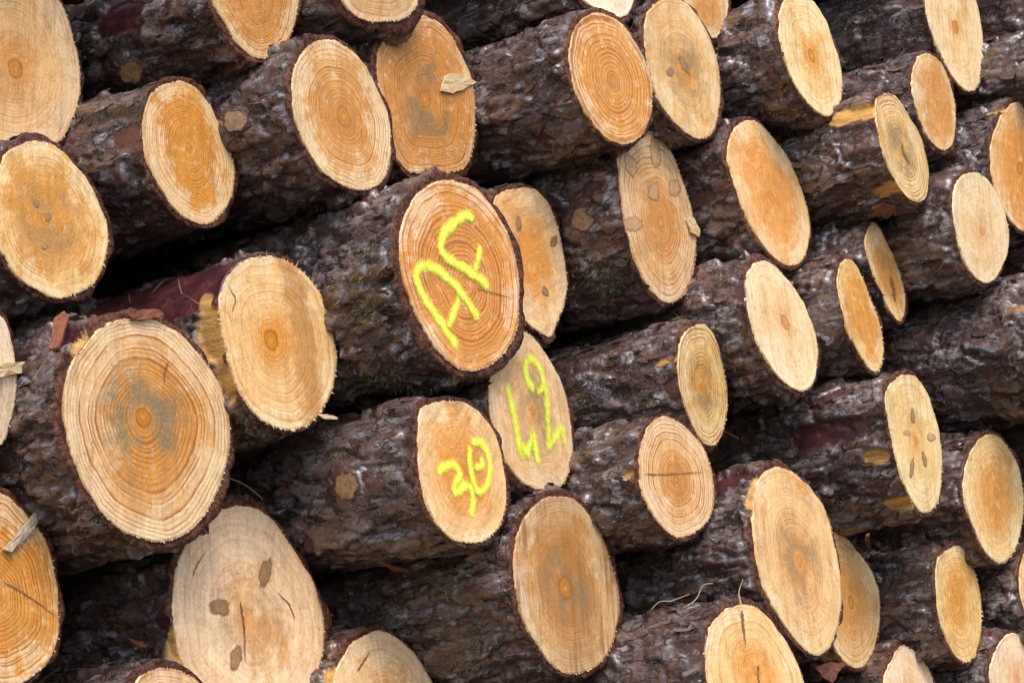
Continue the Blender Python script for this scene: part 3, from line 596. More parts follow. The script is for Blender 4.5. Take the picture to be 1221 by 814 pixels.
def build_log(i, fast=False):
    g = LG[i]; P = g.P
    root = empty('timber_log', tuple(g.loc), LABEL[i], 'log', 'logs stacked in the pile'); g.root = root
    S = g.S
    # ---- cut face: polar sheet round the pith
    rings = np.array([0, .06, .12, .2, .3, .42, .55, .68, .8, .9, .97, 1.0]); nr = len(rings); kn = [k_ for k_ in KNOTS if k_[0] == i]
    if kn: rings = np.concatenate([np.linspace(0, .97, 44), [1.0]]); nr = len(rings)
    e = (vnoise(g.s * 420, np.zeros(S), i + 900) - .5) * .0018 + (fbm(g.s * 70, np.zeros(S), i + 901) - .5) * .0045
    B = np.stack([g.xz[:, 0] + g.nr[:, 0] * e, np.zeros(S), g.xz[:, 1] + g.nr[:, 1] * e], 1); B[:, 1] = g.yp(B[:, 0], B[:, 2])
    B0 = np.stack([g.xz[:, 0], np.zeros(S), g.xz[:, 1]], 1); B0[:, 1] = g.yp(B0[:, 0], B0[:, 2])
    ang = np.arctan2(B[:, 2] - g.pith[2], B[:, 0] - g.pith[0])
    V = [g.pith[None]]; UVv = [np.zeros((1, 2))]
    for t in rings[1:]:
        p = g.pith + ((B if t == 1.0 else B0) - g.pith) * t
        rg = (fbm(p[:, 0] * 60 + 20, p[:, 2] * 60 + 20, i, 0, 2) - .5) * .0012 * min(1, (1 - t) * 8)
        if t == 1.0: rg = .0012 * vnoise(g.s * 90, np.zeros(S), i + 70)
        p = p + g.mw * np.reshape(rg, (-1, 1)); V.append(p); UVv.append(np.stack([np.cos(ang), np.sin(ang)], 1) * t)
    # a short turn-down so that the sheet has a lip into the bark
    p = B.copy(); p[:, 1] += .004; V.append(p); UVv.append(np.stack([np.cos(ang), np.sin(ang)], 1))
    V = np.vstack(V); UVv = np.vstack(UVv); ar = np.arange(S); ar1 = (ar + 1) % S
    for _, c_, a_, b_, _g in kn:
        q_ = g.onplane([c_])[0]; sg = (a_ + b_) / 2 / F * LOGS[i][0] * UNIT * 1.7
        w_ = np.exp(-((V[:, 0] - q_[0]) ** 2 + (V[:, 2] - q_[2]) ** 2) / sg ** 2); rr_ = np.linalg.norm(UVv, axis=1)
        UVv = UVv * (1 + (w_ * .22 * sg / g.r / np.maximum(rr_, .15) * np.minimum(1, rr_ * 4)))[:, None]
    T = np.stack([np.zeros(S, int), 1 + ar, 1 + ar1], 1)
    Q = np.vstack([np.stack([1 + q * S + ar, 1 + (q + 1) * S + ar, 1 + (q + 1) * S + ar1, 1 + q * S + ar1], 1) for q in range(nr - 1)])
    cf = mesh_obj('cut_face', V, Q, wood_mat('cut_wood.%02d' % i, P, i), root, uv=UVv, tris=T)
    # ---- bark: rim annulus, then rows along the log
    dn = P['dense']; L = 2.6
    rows = list(np.arange(.0, dn, .0034)); st = .0034
    while rows[-1] < L: st *= 1.13; rows.append(rows[-1] + st)
    rows = np.array(rows); nrw = len(rows)
    Sg, Lg = np.meshgrid(g.s, rows)
    h, at = bark_height(g, Sg, Lg)
    red, yel = peel_masks(g, Sg, Lg)
    bare = np.maximum(red * .75, yel)
    h = h * (1 - bare) + (fbm(Sg * 60, Lg * 25, i + 3, 0, 3) - .5) * .0012 * bare
    th = g.th[None, :] * (1 - bare * .9)
    h = np.maximum(h + .001, -th * .9)
    h *= smooth(Lg, -.004, .018) * .8 + .2
    rad = th + h
    X = g.xz[None, :, 0] + g.nr[None, :, 0] * rad; Z = g.xz[None, :, 1] + g.nr[None, :, 1] * rad
    Y = g.yp(X, Z) + Lg
    jag = (vnoise(g.s * 75, np.zeros(S), i + 60) - .35) * .003 + (vnoise(g.s * 330, np.zeros(S), i + 66) - .5) * .0012 + (fbm(g.s * 28, np.zeros(S), i + 61) - .4) * .013
    Y += (jag * (1 - bare[0]))[None, :] * smooth(Lg, .02, 0)
    body = np.stack([X, Y, Z], -1)
    inner = np.stack([g.xz[:, 0] - g.nr[:, 0] * .0015, np.zeros(S), g.xz[:, 1] - g.nr[:, 1] * .0015], 1); inner[:, 1] = g.yp(inner[:, 0], inner[:, 2]) + .0022
    half = (inner + body[0]) / 2; half[:, 1] += .0015 * (vnoise(g.s * 300, np.zeros(S), i + 62) - .3)
    V = np.vstack([inner[None], half[None], body]).reshape(-1, 3); R_ = nrw + 2
    idx = np.arange(R_ * S).reshape(R_, S); nx = np.roll(idx, -1, 1)
    Q = np.stack([idx[:-1], idx[1:], nx[1:], nx[:-1]], -1).reshape(-1, 4)
    pad = lambda a, v: np.concatenate([np.full((2, S), v), a]).ravel()
    rimrow = np.concatenate([np.ones((2, S)), np.repeat((smooth(rows, .005, .001))[:, None], S, 1)]) * (1 - np.concatenate([bare[:1] * 1., bare[:1] * 1., bare]))
    attrs = {k: pad(a, .5 if k in ('plate', 'fine') else 0.) for k, a in at.items()}
    attrs['rim'] = rimrow.ravel()
    attrs['red'] = np.concatenate([red[:1], red[:1], red]).ravel(); attrs['yel'] = np.concatenate([yel[:1], yel[:1], yel]).ravel()
    cap = np.array([[g.mid[0], L, g.mid[1]]]); V = np.vstack([V, cap]); last = idx[-1]
    T = np.stack([last, np.full(S, len(V) - 1), np.roll(last, -1)], 1)
    for k in attrs: attrs[k] = np.append(attrs[k], 0.)
    mesh_obj('bark', V, Q, BARK, root, attrs=attrs, tris=T)
    g.body = body; g.rows = rows; g.bare = bare
    return root

def flakes(i, count, rng):
    """loose scales of bark that lift off the log, one part"""
    g = LG[i]; Vs = []; Qs = []; A = {k: [] for k in ('plate', 'fine', 'crev', 'rim', 'red', 'yel', 'dirt')}; nv = 0
    nr_ = int(np.searchsorted(g.rows, g.P['dense']))
    to = (CAM - g.loc)[[0, 2]] - g.mid; to /= np.linalg.norm(to)
    n = 0; tries = 0
    while n < count and tries < count * 6:
        tries += 1
        j = rng.randrange(g.S); q = int(rng.random() ** 1.2 * (nr_ - 6)) + 3
        if g.nr[j] @ to < -.35 or g.bare[q, j] > .2: continue
        n += 1
        c = g.body[q, j]; nrm = np.array([g.nr[j, 0], 0, g.nr[j, 1]]); tan = np.array([-g.nr[j, 1], 0, g.nr[j, 0]]); ax = np.array([0, 1., 0])
        a = rng.gauss(0, .3); u = ax * math.cos(a) + tan * math.sin(a); v = np.cross(nrm, u)
        ln = rng.uniform(.005, .015) * (1.6 if rng.random() < .1 else 1); wd_ = ln * rng.uniform(.25, .5); lift = rng.uniform(.1, .6); curl = rng.uniform(-.2, .35)
        sgn = rng.choice((-1, 1)); nu, nw = 4, 4
        for iu in range(nu):
            for iv in range(nw):
                fu = iu / (nu - 1) * 2 - 1; fv = iv / (nw - 1) * 2 - 1
                rr_ = 1 - .30 * (abs(fu * fv)) + rng.uniform(-.28, .22)
                lu = fu * rr_ * ln; lv = fv * rr_ * wd_
                hh = .0008 + (fv * sgn + 1) * lift * wd_ * .6 + curl * (fu * fu) * ln * .35 - .001
                Vs.append(c + u * lu + v * lv + nrm * hh)
        for iu in range(nu - 1):
            for iv in range(nw - 1):
                b = nv + iu * nw + iv; Qs.append((b, b + nw, b + nw + 1, b + 1))
        nv += 16
        pl, fi = rng.random(), rng.random()
        for k, x in (('plate', pl), ('fine', fi), ('crev', 0.), ('rim', 1. if rng.random() < .07 else 0.), ('red', 0.), ('yel', 0.), ('dirt', 0.)): A[k] += [x] * 16
    if not Vs: return
    o = mesh_obj('loose_bark', np.array(Vs), np.array(Qs), BARK, g.root, attrs=A); o['kind'] = 'stuff'

def fibres(i, count, rng, out=.006):
    """torn wood fibres round the sawn edge, one part"""
    g = LG[i]; V = []; T = []
    for _ in range(count):
        j = rng.randrange(g.S); p = np.array([g.xz[j, 0], 0, g.xz[j, 1]]); p[1] = g.yp(p[0], p[2])
        d = np.array([g.nr[j, 0], 0, g.nr[j, 1]]); tn = np.array([-g.nr[j, 1], 0, g.nr[j, 0]])
        ln = out * rng.uniform(.2, 1.) * (1.9 if rng.random() < .03 else 1); w = rng.uniform(.0004, .0014)
        dr = d + tn * rng.uniform(-.8, .8) + g.mw * rng.uniform(-.1, .6); dr /= np.linalg.norm(dr)
        b = p - d * .0015 + g.mw * .0006; k = len(V)
        bend = tn * rng.uniform(-.3, .3) * ln
        V += [b - tn * w, b + tn * w, b + dr * ln * .6 + tn * w * .6 + bend * .4, b + dr * ln * .6 - tn * w * .6 + bend * .4, b + dr * ln + bend, b - g.mw * .001]
        T += [(k, k + 1, k + 2), (k, k + 2, k + 3), (k + 3, k + 2, k + 4), (k, k + 3, k + 5), (k + 1, k + 5, k + 2)]
    o = mesh_obj('wood_fibres', np.array(V), None, FIBRE, g.root, tris=np.array(T), smoothed=False); o['kind'] = 'stuff'

# peeled places on the bark
PEEL.update({
24: [((190, 348), .17, .060, 'red'), ((248, 400), .018, .050, 'yel'), ((262, 440), .012, .04, 'yel')],
25: [((100, 405), .03, .02, 'yel'), ((70, 400), .03, .018, 'red')],
15: [((1022, 135), .045, .014, 'yel'), ((1060, 228), .035, .014, 'yel')],
33: [((797, 430), .022, .005, 'yel'), ((803, 465), .016, .018, 'red')],
32: [((752, 566), .014, .008, 'yel')],
37: [((1045, 545), .025, .012, 'yel'), ((985, 520), .06, .02, 'red'), ((1075, 600), .03, .014, 'yel')],
16: [((1188, 131), .02, .010, 'yel'), ((1165, 130), .03, .008, 'red')],
39: [((895, 590), .010, .03, 'yel'), ((870, 575), .04, .018, 'red')],
44: [((838, 770), .012, .02, 'red'), ((838, 735), .02, .01, 'red')],
26: [((203, 770), .014, .02, 'yel'), ((190, 745), .02, .012, 'red')],
30: [((396, 806), .02, .016, 'yel')],
3: [((150, 165), .03, .016, 'red')], 36: [((1043, 270), .01, .01, 'yel')], 46: [((1216, 368), .03, .006, 'yel')],
21: [((615, 375), .012, .02, 'yel')], 40: [((990, 785), .015, .01, 'yel')], 6: [((140, 20), .04, .02, 'red')], 34: [((885, 345), .02, .02, 'red')], 12: [((925, 100), .01, .02, 'red')],
})
rng = random.Random(7)
for i in LOGS:
    build_log(i)
    flakes(i, int(170 * (LG[i].r / .1) * LG[i].P['dense'] / .42), rng)
    if i < 46: fibres(i, int(240 * LG[i].r / .1), rng, .006 if i in (43, 38, 41, 35, 24) else .0034)
# ------------------------------------------------------------------ details on the cut ends
def px2m(i, w): return w / F * LOGS[i][0] * UNIT
def open_spline(P, m=10):
    P = np.asarray(P, float); P = np.vstack([2 * P[0] - P[1], P, 2 * P[-1] - P[-2]]); out = []
    for q in range(1, len(P) - 2):
        A, B, C, D = P[q - 1:q + 3]
        for t in np.linspace(0, 1, m, endpoint=False):
            out.append(.5 * (2 * B + (C - A) * t + (2 * A - 5 * B + 4 * C - D) * t ** 2 + (3 * B - A - 3 * C + D) * t ** 3))
    out.append(P[-2]); return np.array(out)
def stroke(i, pts, w, lvl, thin=1.0):
    """one sprayed line on the cut end of log i"""
    g = LG[i]; P = g.onplane(open_spline(pts)); n = len(P); hw = px2m(i, w) / 2
    tn = np.gradient(P, axis=0); tn /= np.linalg.norm(tn, axis=1)[:, None]; sd = np.cross(g.mw, tn)
    K = 7; V = []; E = []; end = np.minimum(np.arange(n), np.arange(n)[::-1])
    for q in range(n):
        ws = hw * (1 + .22 * (vnoise(np.array([q * .35]), np.array([0.]), i + lvl)[0] - .5))
        for k in range(K):
            f = k / (K - 1) * 2 - 1
            V.append(P[q] + sd[q] * f * ws * 2.05 + g.mw * (.0011 + lvl * .0004 + q * .000005))
            E.append((1 - abs(f) ** 1.4) * min(1, end[q] / 4) * thin)
    idx = np.arange(n * K).reshape(n, K); Q = np.stack([idx[:-1, :-1], idx[1:, :-1], idx[1:, 1:], idx[:-1, 1:]], -1).reshape(-1, 4)
    mesh_obj('paint_mark', V, Q, PAINT, g.root, attrs=dict(edge=E))
cA = lambda L: [(460 + x / 3.392, 200 + y / 3.392) for x, y in L]
cB = lambda L: [(490 + x / 2.909, 380 + y / 2.909) for x, y in L]
stroke(20, cA([(300, 748), (245, 660), (190, 580), (140, 500), (120, 435), (145, 398), (190, 402), (240, 440), (300, 500), (340, 560), (382, 626)]), 10.5, 0)
stroke(20, cA([(245, 665), (265, 600), (302, 505)]), 9, 1)
stroke(20, cA([(358, 222), (325, 192), (270, 225), (225, 275), (220, 335), (260, 375), (320, 410), (370, 445), (428, 495)]), 10.5, 2)
stroke(20, cA([(350, 430), (368, 370), (378, 302)]), 8.5, 3)
stroke(23, cB([(85, 542), (112, 512), (150, 508), (166, 540), (150, 570), (156, 602), (182, 578), (206, 590), (211, 640), (203, 698)]), 9.5, 0)
stroke(23, cB([(198, 432), (240, 430), (264, 470), (271, 530), (255, 582), (230, 597), (210, 550), (200, 490), (202, 428)]), 8.5, 1)
stroke(23, cB([(235, 470), (242, 508), (212, 518)]), 7, 2)
stroke(22, cB([(330, 212), (345, 290), (360, 360), (372, 430), (382, 468), (406, 448), (424, 378)]), 10, 0, .9)
stroke(22, cB([(422, 372), (430, 450), (443, 520)]), 10, 1, .95)
stroke(22, cB([(432, 252), (405, 222), (394, 170), (410, 138), (436, 160), (455, 210), (465, 270), (470, 340), (474, 400), (474, 440), (500, 405), (520, 385), (530, 460)]), 10, 2, .85)
stroke(22, cB([(428, 255), (445, 250), (458, 225)]), 8, 4, .85)
stroke(22, cB([(372, 425), (392, 455), (412, 465)]), 12, 3, .9)

def face_disc(i, c, a, b, ang, name='knot', mat=None, h=.0006, n=18):
    """flat grown-in piece (a knot) in the cut end; c in photo px, a, b half sizes in px, ang degrees"""
    g = LG[i]; V = []; uv = []; r1 = random.Random(int(c[0] * 7 + c[1])); ca, sa = math.cos(math.radians(ang)), math.sin(math.radians(ang))
    wob = [1 + r1.uniform(-.14, .14) for _ in range(n)]
    cen = g.onplane([c])[0] + g.mw * (h * 1.15); V.append(cen); uv.append((0, 0))
    for t, hh in ((.55, h * 1.1), (1., h), (1.06, .0003)):
        P = []
        for q in range(n):
            x = a * math.cos(q / n * 6.2832) * t * wob[q]; y = b * math.sin(q / n * 6.2832) * t * wob[q]
            P.append((c[0] + x * ca - y * sa, c[1] + x * sa + y * ca)); uv.append((math.cos(q / n * 6.2832) * min(t, 1), math.sin(q / n * 6.2832) * min(t, 1)))
        V += list(g.onplane(P) + g.mw * hh)
    ar = np.arange(n); ar1 = (ar + 1) % n
    Q = np.vstack([np.stack([1 + q * n + ar, 1 + (q + 1) * n + ar, 1 + (q + 1) * n + ar1, 1 + q * n + ar1], 1) for q in range(2)])
    return mesh_obj(name, V, Q, mat or KNOT, g.root, uv=np.array(uv), tris=np.stack([np.zeros(n, int), 1 + ar, 1 + ar1], 1))
for a_ in KNOTS:
    face_disc(*a_, mat=KNOT_L if a_[0] == 19 or a_[0] == 37 and a_[2] > 4 else KNOT)

def crack(i, pts, w):
    """a drying crack: a thin tapering strip, the shade of its depth painted dark"""
    g = LG[i]; P = open_spline(pts, 8); n = len(P); tn = np.gradient(P, axis=0); tn /= np.linalg.norm(tn, axis=1)[:, None]; sd = np.stack([-tn[:, 1], tn[:, 0]], 1)
    V = []; r1 = random.Random(int(pts[0][0]))
    for q in range(n):
        f = q / (n - 1); hw = w * .32 * (min(1, f * 8, (1 - f) * 3 + .1)) * r1.uniform(.6, 1.3); o = sd[q] * r1.uniform(-.6, .6)
        V += list(g.onplane([P[q] + o - sd[q] * hw, P[q] + o + sd[q] * hw]) + g.mw * .0011)
    idx = np.arange(n * 2).reshape(n, 2); Q = np.stack([idx[:-1, 0], idx[1:, 0], idx[1:, 1], idx[:-1, 1]], -1)
    mesh_obj('crack', V, Q, CRACK, g.root)
for a_ in [(20, [(566, 343), (590, 350), (612, 356)], 1.6), (27, [(0, 692), (30, 708), (69, 736)], 2.2), (32, [(766, 565), (800, 565), (845, 562)], 2.0), (44, [(884, 727), (885, 745), (889, 768)], 5),
           (44, [(904, 792), (903, 806), (907, 822)], 3), (25, [(200, 430), (196, 445), (195, 458)], 2.5), (26, [(286, 715), (290, 745), (292, 790)], 3.5), (26, [(330, 705), (345, 722), (352, 740)], 1.8),
           (26, [(228, 690), (236, 670), (247, 655)], 1.5), (36, [(1061, 330), (1065, 345), (1067, 360)], 6), (24, [(276, 372), (280, 358), (272, 340)], 2), (15, [(1074, 172), (1079, 186), (1084, 196)], 3), (30, [(425, 800), (432, 790), (441, 776)], 4)]:
    crack(*a_)

# ------------------------------------------------------------------ branch stubs on the bark
def branch_stub(i, px, rpx, hpx, lean=.35):
    g = LG[i]; s0, l0, p, nrm = on_log(i, px); r_ = px2m(i, rpx); hh = px2m(i, hpx)
    d = nrm + np.array([0, -lean, 0]); d /= np.linalg.norm(d); u = np.cross(d, [0, 1, 0]); u /= np.linalg.norm(u); v = np.cross(d, u)
    n = 26; r1 = random.Random(i); V = []; prof = [(2.6, -.012), (2.0, .002), (1.55, hh * .45), (1.25, hh * .8), (1.18, hh * .98), (1.02, hh)]
    wob = [1 + r1.uniform(-.12, .12) for _ in range(n)]
    for R_, y in prof:
        for q in range(n):
            a = q / n * 6.2832; w = wob[q] * r_ * R_ * (1 + r1.uniform(-.05, .05)); V.append(p + u * math.cos(a) * w + v * math.sin(a) * w + d * (y + r1.uniform(-.0012, .0012)))
    ar = np.arange(n); ar1 = (ar + 1) % n; m = len(prof)
    Q = np.vstack([np.stack([q * n + ar, q * n + ar1, (q + 1) * n + ar1, (q + 1) * n + ar], 1) for q in range(m - 1)])
    k = len(V); z = [0.] * k
    at = dict(plate=[r1.random() for _ in range(k)], fine=[r1.random() for _ in range(k)], crev=z, rim=[0.] * (k - 2 * n) + [.8] * (2 * n), red=z, yel=z, dirt=z)
    st = mesh_obj('branch_stub', V, Q, BARK, g.root, attrs=at)
    C = [p + d * (hh + .0006)]; uv = [(0, 0)]
    for q in range(n):
        a = q / n * 6.2832; C.append(p + (u * math.cos(a) + v * math.sin(a)) * r_ * wob[q] * 1.03 + d * (hh - .0006)); uv.append((math.cos(a), math.sin(a)))
    mesh_obj('cut_end', C, None, STUB, st, uv=np.array(uv), tris=np.stack([np.zeros(n, int), 1 + ar, 1 + ar1], 1))
branch_stub(6, (157, 82), 13, 14, .55); branch_stub(4, (283, 147), 13, 12, .6); branch_stub(23, (417, 578), 15, 9, .2); branch_stub(19, (697, 262), 13, 8, .3)

# ------------------------------------------------------------------ moss and lichen on the bark
def moss(i, px, rad, count, ln=.012, seed=0):
    g = LG[i]; s0, l0, _, _ = on_log(i, px); V = []; T = []; r1 = random.Random(i * 100 + int(px[0])); R_ = px2m(i, rad)
    for _ in range(count):
        s = (s0 + r1.gauss(0, R_ * .5)) % g.per; l = max(.004, l0 + r1.gauss(0, R_ * .8)); j = int(np.argmin(np.abs(g.s - s))); q = int(np.argmin(np.abs(g.rows - l)))
        p = g.body[q, j]; n_ = np.array([g.nr[j, 0], 0, g.nr[j, 1]]); t_ = np.array([-g.nr[j, 1], 0, g.nr[j, 0]])
        d = n_ * r1.uniform(.2, 1) + t_ * r1.uniform(-1, 1) + np.array([0, r1.uniform(-1, 1), 0]); d /= np.linalg.norm(d)
        L_ = ln * r1.uniform(.4, 1.2); w = np.cross(d, n_ + .01); w = w / np.linalg.norm(w) * .0006; b = np.array([r1.uniform(-1, 1) for _ in range(3)]) * L_ * .35
        k = len(V); V += [p - w, p + w, p + d * L_ * .5 + b + w * .8, p + d * L_ * .5 + b - w * .8, p + d * L_ + b * .2 - n_ * L_ * .25]
        T += [(k, k + 1, k + 2), (k, k + 2, k + 3), (k + 3, k + 2, k + 4)]
    o = mesh_obj('moss', V, None, MOSS, g.root, tris=np.array(T), smoothed=False); o['kind'] = 'stuff'
for a_ in [(20, (415, 335), 22, 90), (20, (440, 300), 12, 40), (20, (452, 372), 16, 80), (20, (450, 452), 22, 90), (20, (500, 462), 16, 70), (23, (402, 545), 8, 30), (31, (560, 780), 30, 170), (31, (530, 700), 25, 110), (31, (470, 740), 25, 100),
           (19, (700, 322), 20, 110), (19, (728, 345), 10, 40), (33, (690, 480), 22, 90), (6, (232, 98), 14, 60), (25, (22, 395), 16, 80), (23, (312, 532), 12, 120), (13, (1020, 32), 18, 60), (24, (275, 500), 12, 70), (34, (850, 440), 14, 50), (11, (600, 30), 16, 50)]:
    moss(*a_)
moss(23, (318, 525), 9, 90, .03)

# ------------------------------------------------------------------ loose chips, slivers, grass
def chip(name, i, px, label, cat, mat, on='bark', lift=.002, thick=.002, seed=1):
    """a thin torn piece with an irregular outline given in photo px, lying on log i"""
    g = LG[i]; P = np.array(px, float); c = P.mean(0); r1 = random.Random(seed + int(c[0]))
    P = np.vstack([[P[q] * (1 - f) + P[(q + 1) % len(P)] * f + np.array([r1.uniform(-.9, .9), r1.uniform(-.9, .9)]) for f in (0, .33, .66)] for q in range(len(P))])
    if on == 'face': W = g.onplane(P); n_ = g.mw; base = W + n_ * lift
    else:
        s0, l0, p, n_ = on_log(i, c); R = ray(P) @ C2W.T; O = CAM - g.loc; nn = n_ + np.array([0, -.35, 0]); nn /= np.linalg.norm(nn)
        t = ((p - O) @ nn) / (R @ nn); base = O + R * t[:, None] + n_ * lift; n_ = nn
    cen = base.mean(0); n = len(P)
    bow = np.array([r1.uniform(-1, 1) for _ in range(n)])[:, None] * thick * .25
    top = base + n_ * thick + n_ * bow; bot = base + n_ * bow
    V = np.vstack([(top - cen), (bot - cen), [n_ * thick * 1.05], [n_ * 0.]]); ar = np.arange(n); ar1 = (ar + 1) % n
    T = np.vstack([np.stack([ar, ar1, np.full(n, 2 * n)], 1), np.stack([n + ar1, n + ar, np.full(n, 2 * n + 1)], 1)])
    o = mesh_obj(name, V, np.stack([ar, n + ar, n + ar1, ar1], 1), mat, None, tris=T, smoothed=False)
    o.location = cen + g.loc; o['label'] = label; o['category'] = cat; return o
chip('wood_sliver', 27, [(1, 655), (20, 634), (40, 609), (47, 615), (28, 640), (8, 660)], 'grey weathered sliver lying across the ringed end at the left edge', 'wood sliver', GREYCHIP, 'face', .003, .005)
chip('wood_chip', 28, [(-22, 436), (2, 433), (29, 432), (31, 444), (6, 448), (-20, 452)], 'short pale wood chip stuck on the end at the left edge', 'wood chip', CHIP, 'face', .002, .006)
chip('wood_chip', 5, [(523, 108), (529, 90), (545, 88), (566, 99), (552, 106), (538, 112)], 'pale torn chip on the blue-stained log end', 'wood chip', CHIP, 'face', .001, .003)
chip('wood_chip', 19, [(816, 262), (824, 260), (832, 274), (831, 284), (822, 278)], 'small pale chip standing off the right edge of the knotty log end', 'wood chip', CHIP, 'face', .001, .004)
chip('wood_splinter', 24, [(374, 494), (385, 495), (399, 498), (398, 500), (384, 500)], 'thin splinter sticking out below the end with the brown band', 'wood splinter', CHIP, 'face', .004, .002)
chip('bark_chip', 40, [(966, 795), (985, 790), (1006, 790), (996, 800), (988, 814), (975, 806)], 'reddish bark chip under the half hidden tan end at the bottom', 'bark chip', REDCHIP, 'face', .004, .004)
chip('bark_chip', 15, [(1040, 243), (1052, 238), (1070, 241), (1066, 250), (1050, 252)], 'red-brown bark chip below the narrow end with the peeled strip', 'bark chip', REDCHIP, 'bark', .006, .003)
chip('bark_chip', 37, [(1030, 632), (1034, 630), (1037, 646), (1034, 652), (1031, 645)], 'short red bark strip hanging under the tall narrow cream log', 'bark chip', REDCHIP, 'bark', .008, .003)
chip('bark_chip', 25, [(68, 388), (80, 377), (86, 386), (74, 420), (62, 424)], 'upright red bark piece left of the largest log end', 'bark chip', REDCHIP, 'bark', .006, .004)
chip('bark_chip', 25, [(150, 376), (166, 370), (188, 370), (192, 378), (172, 381), (156, 382)], 'curled red bark piece on the top rim of the largest log end', 'bark chip', REDCHIP, 'face', .002, .004)
chip('bark_strip', 26, [(158, 760), (170, 762), (182, 766), (180, 771), (166, 768)], 'orange bark strip on the dark log behind the whitish knotty end', 'bark strip', REDCHIP, 'bark', .006, .003)
chip('bark_strip', 23, [(452, 664), (470, 668), (488, 673), (486, 677), (468, 673)], 'narrow brown bark strip under the number 30 log', 'bark strip', REDCHIP, 'bark', .006, .002)

def stem(name, i, pts, w, label, cat, mat, off=.012):
    """a thin dry stalk through photo px points, hanging in front of log i"""
    g = LG[i]; P = open_spline(pts, 8); c = P.mean(0)
    s0, l0, p, n_ = on_log(i, c); R = ray(P) @ C2W.T; O = CAM - g.loc; t = np.full(len(P), ((p - O) @ N2) / (R[len(P) // 2] @ N2)) - off
    W = O + R * t[:, None]; n = len(W); tn = np.gradient(W, axis=0); tn /= np.linalg.norm(tn, axis=1)[:, None]; u = np.cross(tn, [.3, .2, 1.]); u /= np.linalg.norm(u, axis=1)[:, None]; v = np.cross(tn, u)
    r_ = px2m(i, w) / 2; V = []; cen = W.mean(0)
    for q in range(n):
        f = r_ * (1 - .6 * q / n)
        for a in range(5): V.append(W[q] - cen + (u[q] * math.cos(a * 1.2566) + v[q] * math.sin(a * 1.2566)) * f)
    idx = np.arange(n * 5).reshape(n, 5); nx = np.roll(idx, -1, 1); Q = np.stack([idx[:-1], idx[1:], nx[1:], nx[:-1]], -1).reshape(-1, 4)
    o = mesh_obj(name, V, Q, mat); o.location = cen + g.loc; o['label'] = label; o['category'] = cat
N2 = C2W @ np.array([0, 0, 1.])
stem('grass_stalk', 23, [(266, 567), (290, 577), (310, 592), (328, 613)], 2.2, 'dry yellow grass stalk arching above the whitish knotty end', 'grass stalk', GRASS)
stem('grass_stalk', 23, [(294, 588), (284, 598), (278, 604), (270, 606)], 1.4, 'short curled grass stalk just above the whitish knotty end', 'grass stalk', GRASS)
stem('twig', 44, [(738, 752), (765, 738), (785, 718), (800, 716), (822, 708)], 2., 'crooked dry twig on the dark bark right of the brown streaked end', 'twig', GRASS)
stem('twig', 44, [(800, 732), (828, 716), (838, 698), (850, 695)], 1.6, 'thin hooked twig left of the end with radial cracks', 'twig', GRASS)
stem('twig', 37, [(863, 514), (872, 518), (881, 523)], 1.4, 'thin straight twig poking out beside the grey-ringed golden end', 'twig', GRASS)
stem('bark_fibre', 44, [(884, 722), (881, 706), (886, 690)], 2.2, 'upright bark fibre above the end with radial cracks', 'bark fibre', GRASS)

# ------------------------------------------------------------------ dry needles caught on the bark
def needles(i, count):
    g = LG[i]; r1 = random.Random(i + 5); V = []; T = []; up = np.where(g.nr[:, 1] > .1)[0]; to = (CAM - g.loc)[[0, 2]]; to /= np.linalg.norm(to)
    up = [j for j in up if g.nr[j] @ to > -.2]
    for _ in range(count):
        j = r1.choice(up); q = r1.randrange(4, int(np.searchsorted(g.rows, g.P['dense'])) - 8); p = g.body[q, j]
        n_ = np.array([g.nr[j, 0], 0, g.nr[j, 1]]); t_ = np.array([-g.nr[j, 1], 0, g.nr[j, 0]]); a = r1.uniform(0, 6.28)
        dr = t_ * math.cos(a) + np.array([0, 1., 0]) * math.sin(a) + n_ * r1.uniform(-.05, .3); dr /= np.linalg.norm(dr); w = np.cross(dr, n_); w /= np.linalg.norm(w); w *= .0005; L_ = r1.uniform(.010, .028); c = p + n_ * .004; bd = n_ * L_ * r1.uniform(-.1, .12)
        k = len(V); V += [c - dr * L_ - w, c - dr * L_ + w, c + bd + w, c + bd - w, c + dr * L_ - w * .4, c + dr * L_ + w * .4, c + bd + n_ * .0007]
        T += [(k, k + 1, k + 6), (k + 1, k + 2, k + 6), (k, k + 6, k + 3), (k + 3, k + 6, k + 4), (k + 6, k + 2, k + 5), (k + 6, k + 5, k + 4)]
    o = mesh_obj('pine_needles', V, None, NEEDLE, g.root, tris=np.array(T), smoothed=False); o['kind'] = 'stuff'
for i in LOGS: needles(i, 5 if i % 3 else 10)
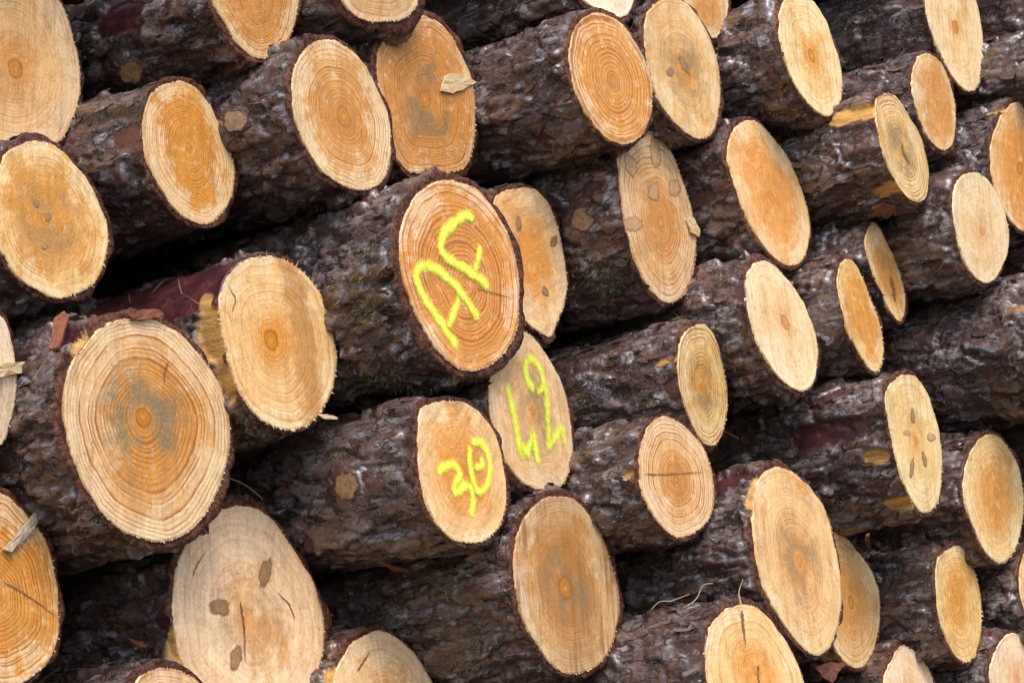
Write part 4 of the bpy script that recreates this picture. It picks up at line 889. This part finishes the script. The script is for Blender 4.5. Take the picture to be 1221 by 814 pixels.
# ------------------------------------------------------------------ logs past the picture's edges (the pile goes on)
def ring_logs():
    cx = [(g.loc[0] + g.mid[0], g.loc[2] + g.mid[1], math.sqrt(g.r ** 2) + .008) for g in LG.values()]
    # end plane of the pile: y = a x + b z + c
    A = np.array([[g.loc[0], g.loc[2], 1] for g in LG.values()]); y = np.array([g.loc[1] for g in LG.values()])
    co = np.linalg.lstsq(A, y, rcond=None)[0]
    r0 = random.Random(3); new = []
    x0 = min(c[0] for c in cx) - .25; x1 = max(c[0] for c in cx) + .5; zt = max(c[1] for c in cx) + .3
    cand = []
    for q in range(9000): cand.append((r0.uniform(x0, x1), r0.uniform(.06, zt), r0.uniform(.075, .125)))
    inside = lambda px, py: -60 < px < PW + 60 and -60 < py < PH + 60
    for X, Z, R in cand:
        if Z - R < 0: Z = R
        if any((X - a) ** 2 + (Z - b) ** 2 < (R + c) ** 2 for a, b, c in cx + new): continue
        Y = co @ np.array([X, Z, 1])
        ok = True
        for a in np.linspace(0, 6.28, 12):
            for t in (0, .15, .35):
                w = np.array([X + R * math.cos(a), Y + t, Z + R * math.sin(a)]) - CAM; c = C2W.T @ w
                px, py = c[0] / -c[2] * F + PW / 2, -c[1] / -c[2] * F + PH / 2
                if -15 < px < PW + 15 and -15 < py < PH + 15 and t == 0: ok = False
        near = min(math.hypot(X - a, Z - b) - c - R for a, b, c in cx)
        if ok and (near < .06 or (X > 3.55 and near < .3) or (Z < .3 and near < .35)): new.append((X, Z, R))
    return new, co
NEW, CO = ring_logs()
# a few shared meshes for these
def plain_log_mesh(R, seed):
    S = 72; L = 2.6; g = Log(); g.i = 600 + seed; g.per = 2 * math.pi * R
    s = np.linspace(0, g.per, S, endpoint=False); rows = np.concatenate([np.arange(0, .5, .011), np.geomspace(.52, L, 10)])
    Sg, Lg = np.meshgrid(s, rows); h, at = bark_height(g, Sg, Lg); rad = np.maximum(R + h - .004, R * .985)
    a = -Sg / R; V = np.stack([np.cos(a) * rad, Lg, np.sin(a) * rad], -1)
    return V, rows, S, at
for q, (X, Z, R) in enumerate(NEW):
    V, rows, S, at = plain_log_mesh(R, q); Y = CO @ np.array([X, Z, 1])
    root = empty('timber_log', (X, Y, Z), 'bark-covered log of the same pile lying beyond the picture edge', 'log', 'logs of the pile beyond the picture edge')
    idx = np.arange(len(rows) * S).reshape(len(rows), S); nx = np.roll(idx, -1, 1)
    Q = np.stack([idx[:-1], nx[:-1], nx[1:], idx[1:]], -1).reshape(-1, 4)
    Vf = np.vstack([V.reshape(-1, 3), [[0, rows[-1], 0]]]); T = np.stack([idx[-1], np.full(S, len(Vf) - 1), nx[-1]], 1)
    attrs = {k: np.append(a_.ravel(), 0) for k, a_ in at.items()}
    mesh_obj('bark', Vf, Q, BARK, root, attrs=attrs, tris=T)
    ar = np.arange(S); an = -ar / S * 2 * math.pi; e = np.stack([np.cos(an) * R * .97, an * 0, np.sin(an) * R * .97], 1); b_ = e * 1.03; b_[:, 1] = .004; Vc = np.vstack([[[0, 0, 0]], e, b_]); ar1 = (ar + 1) % S
    uv = np.vstack([[[0, 0]], np.stack([np.cos(ar / S * 6.283), np.sin(ar / S * 6.283)], 1), np.stack([np.cos(ar / S * 6.283), np.sin(ar / S * 6.283)], 1)])
    mesh_obj('cut_face', Vc, np.stack([1 + ar, 1 + S + ar, 1 + S + ar1, 1 + ar1], 1), bpy.data.materials['cut_wood.%02d' % (1 + q % 44)], root, uv=uv, tris=np.stack([np.zeros(S, int), 1 + ar, 1 + ar1], 1))
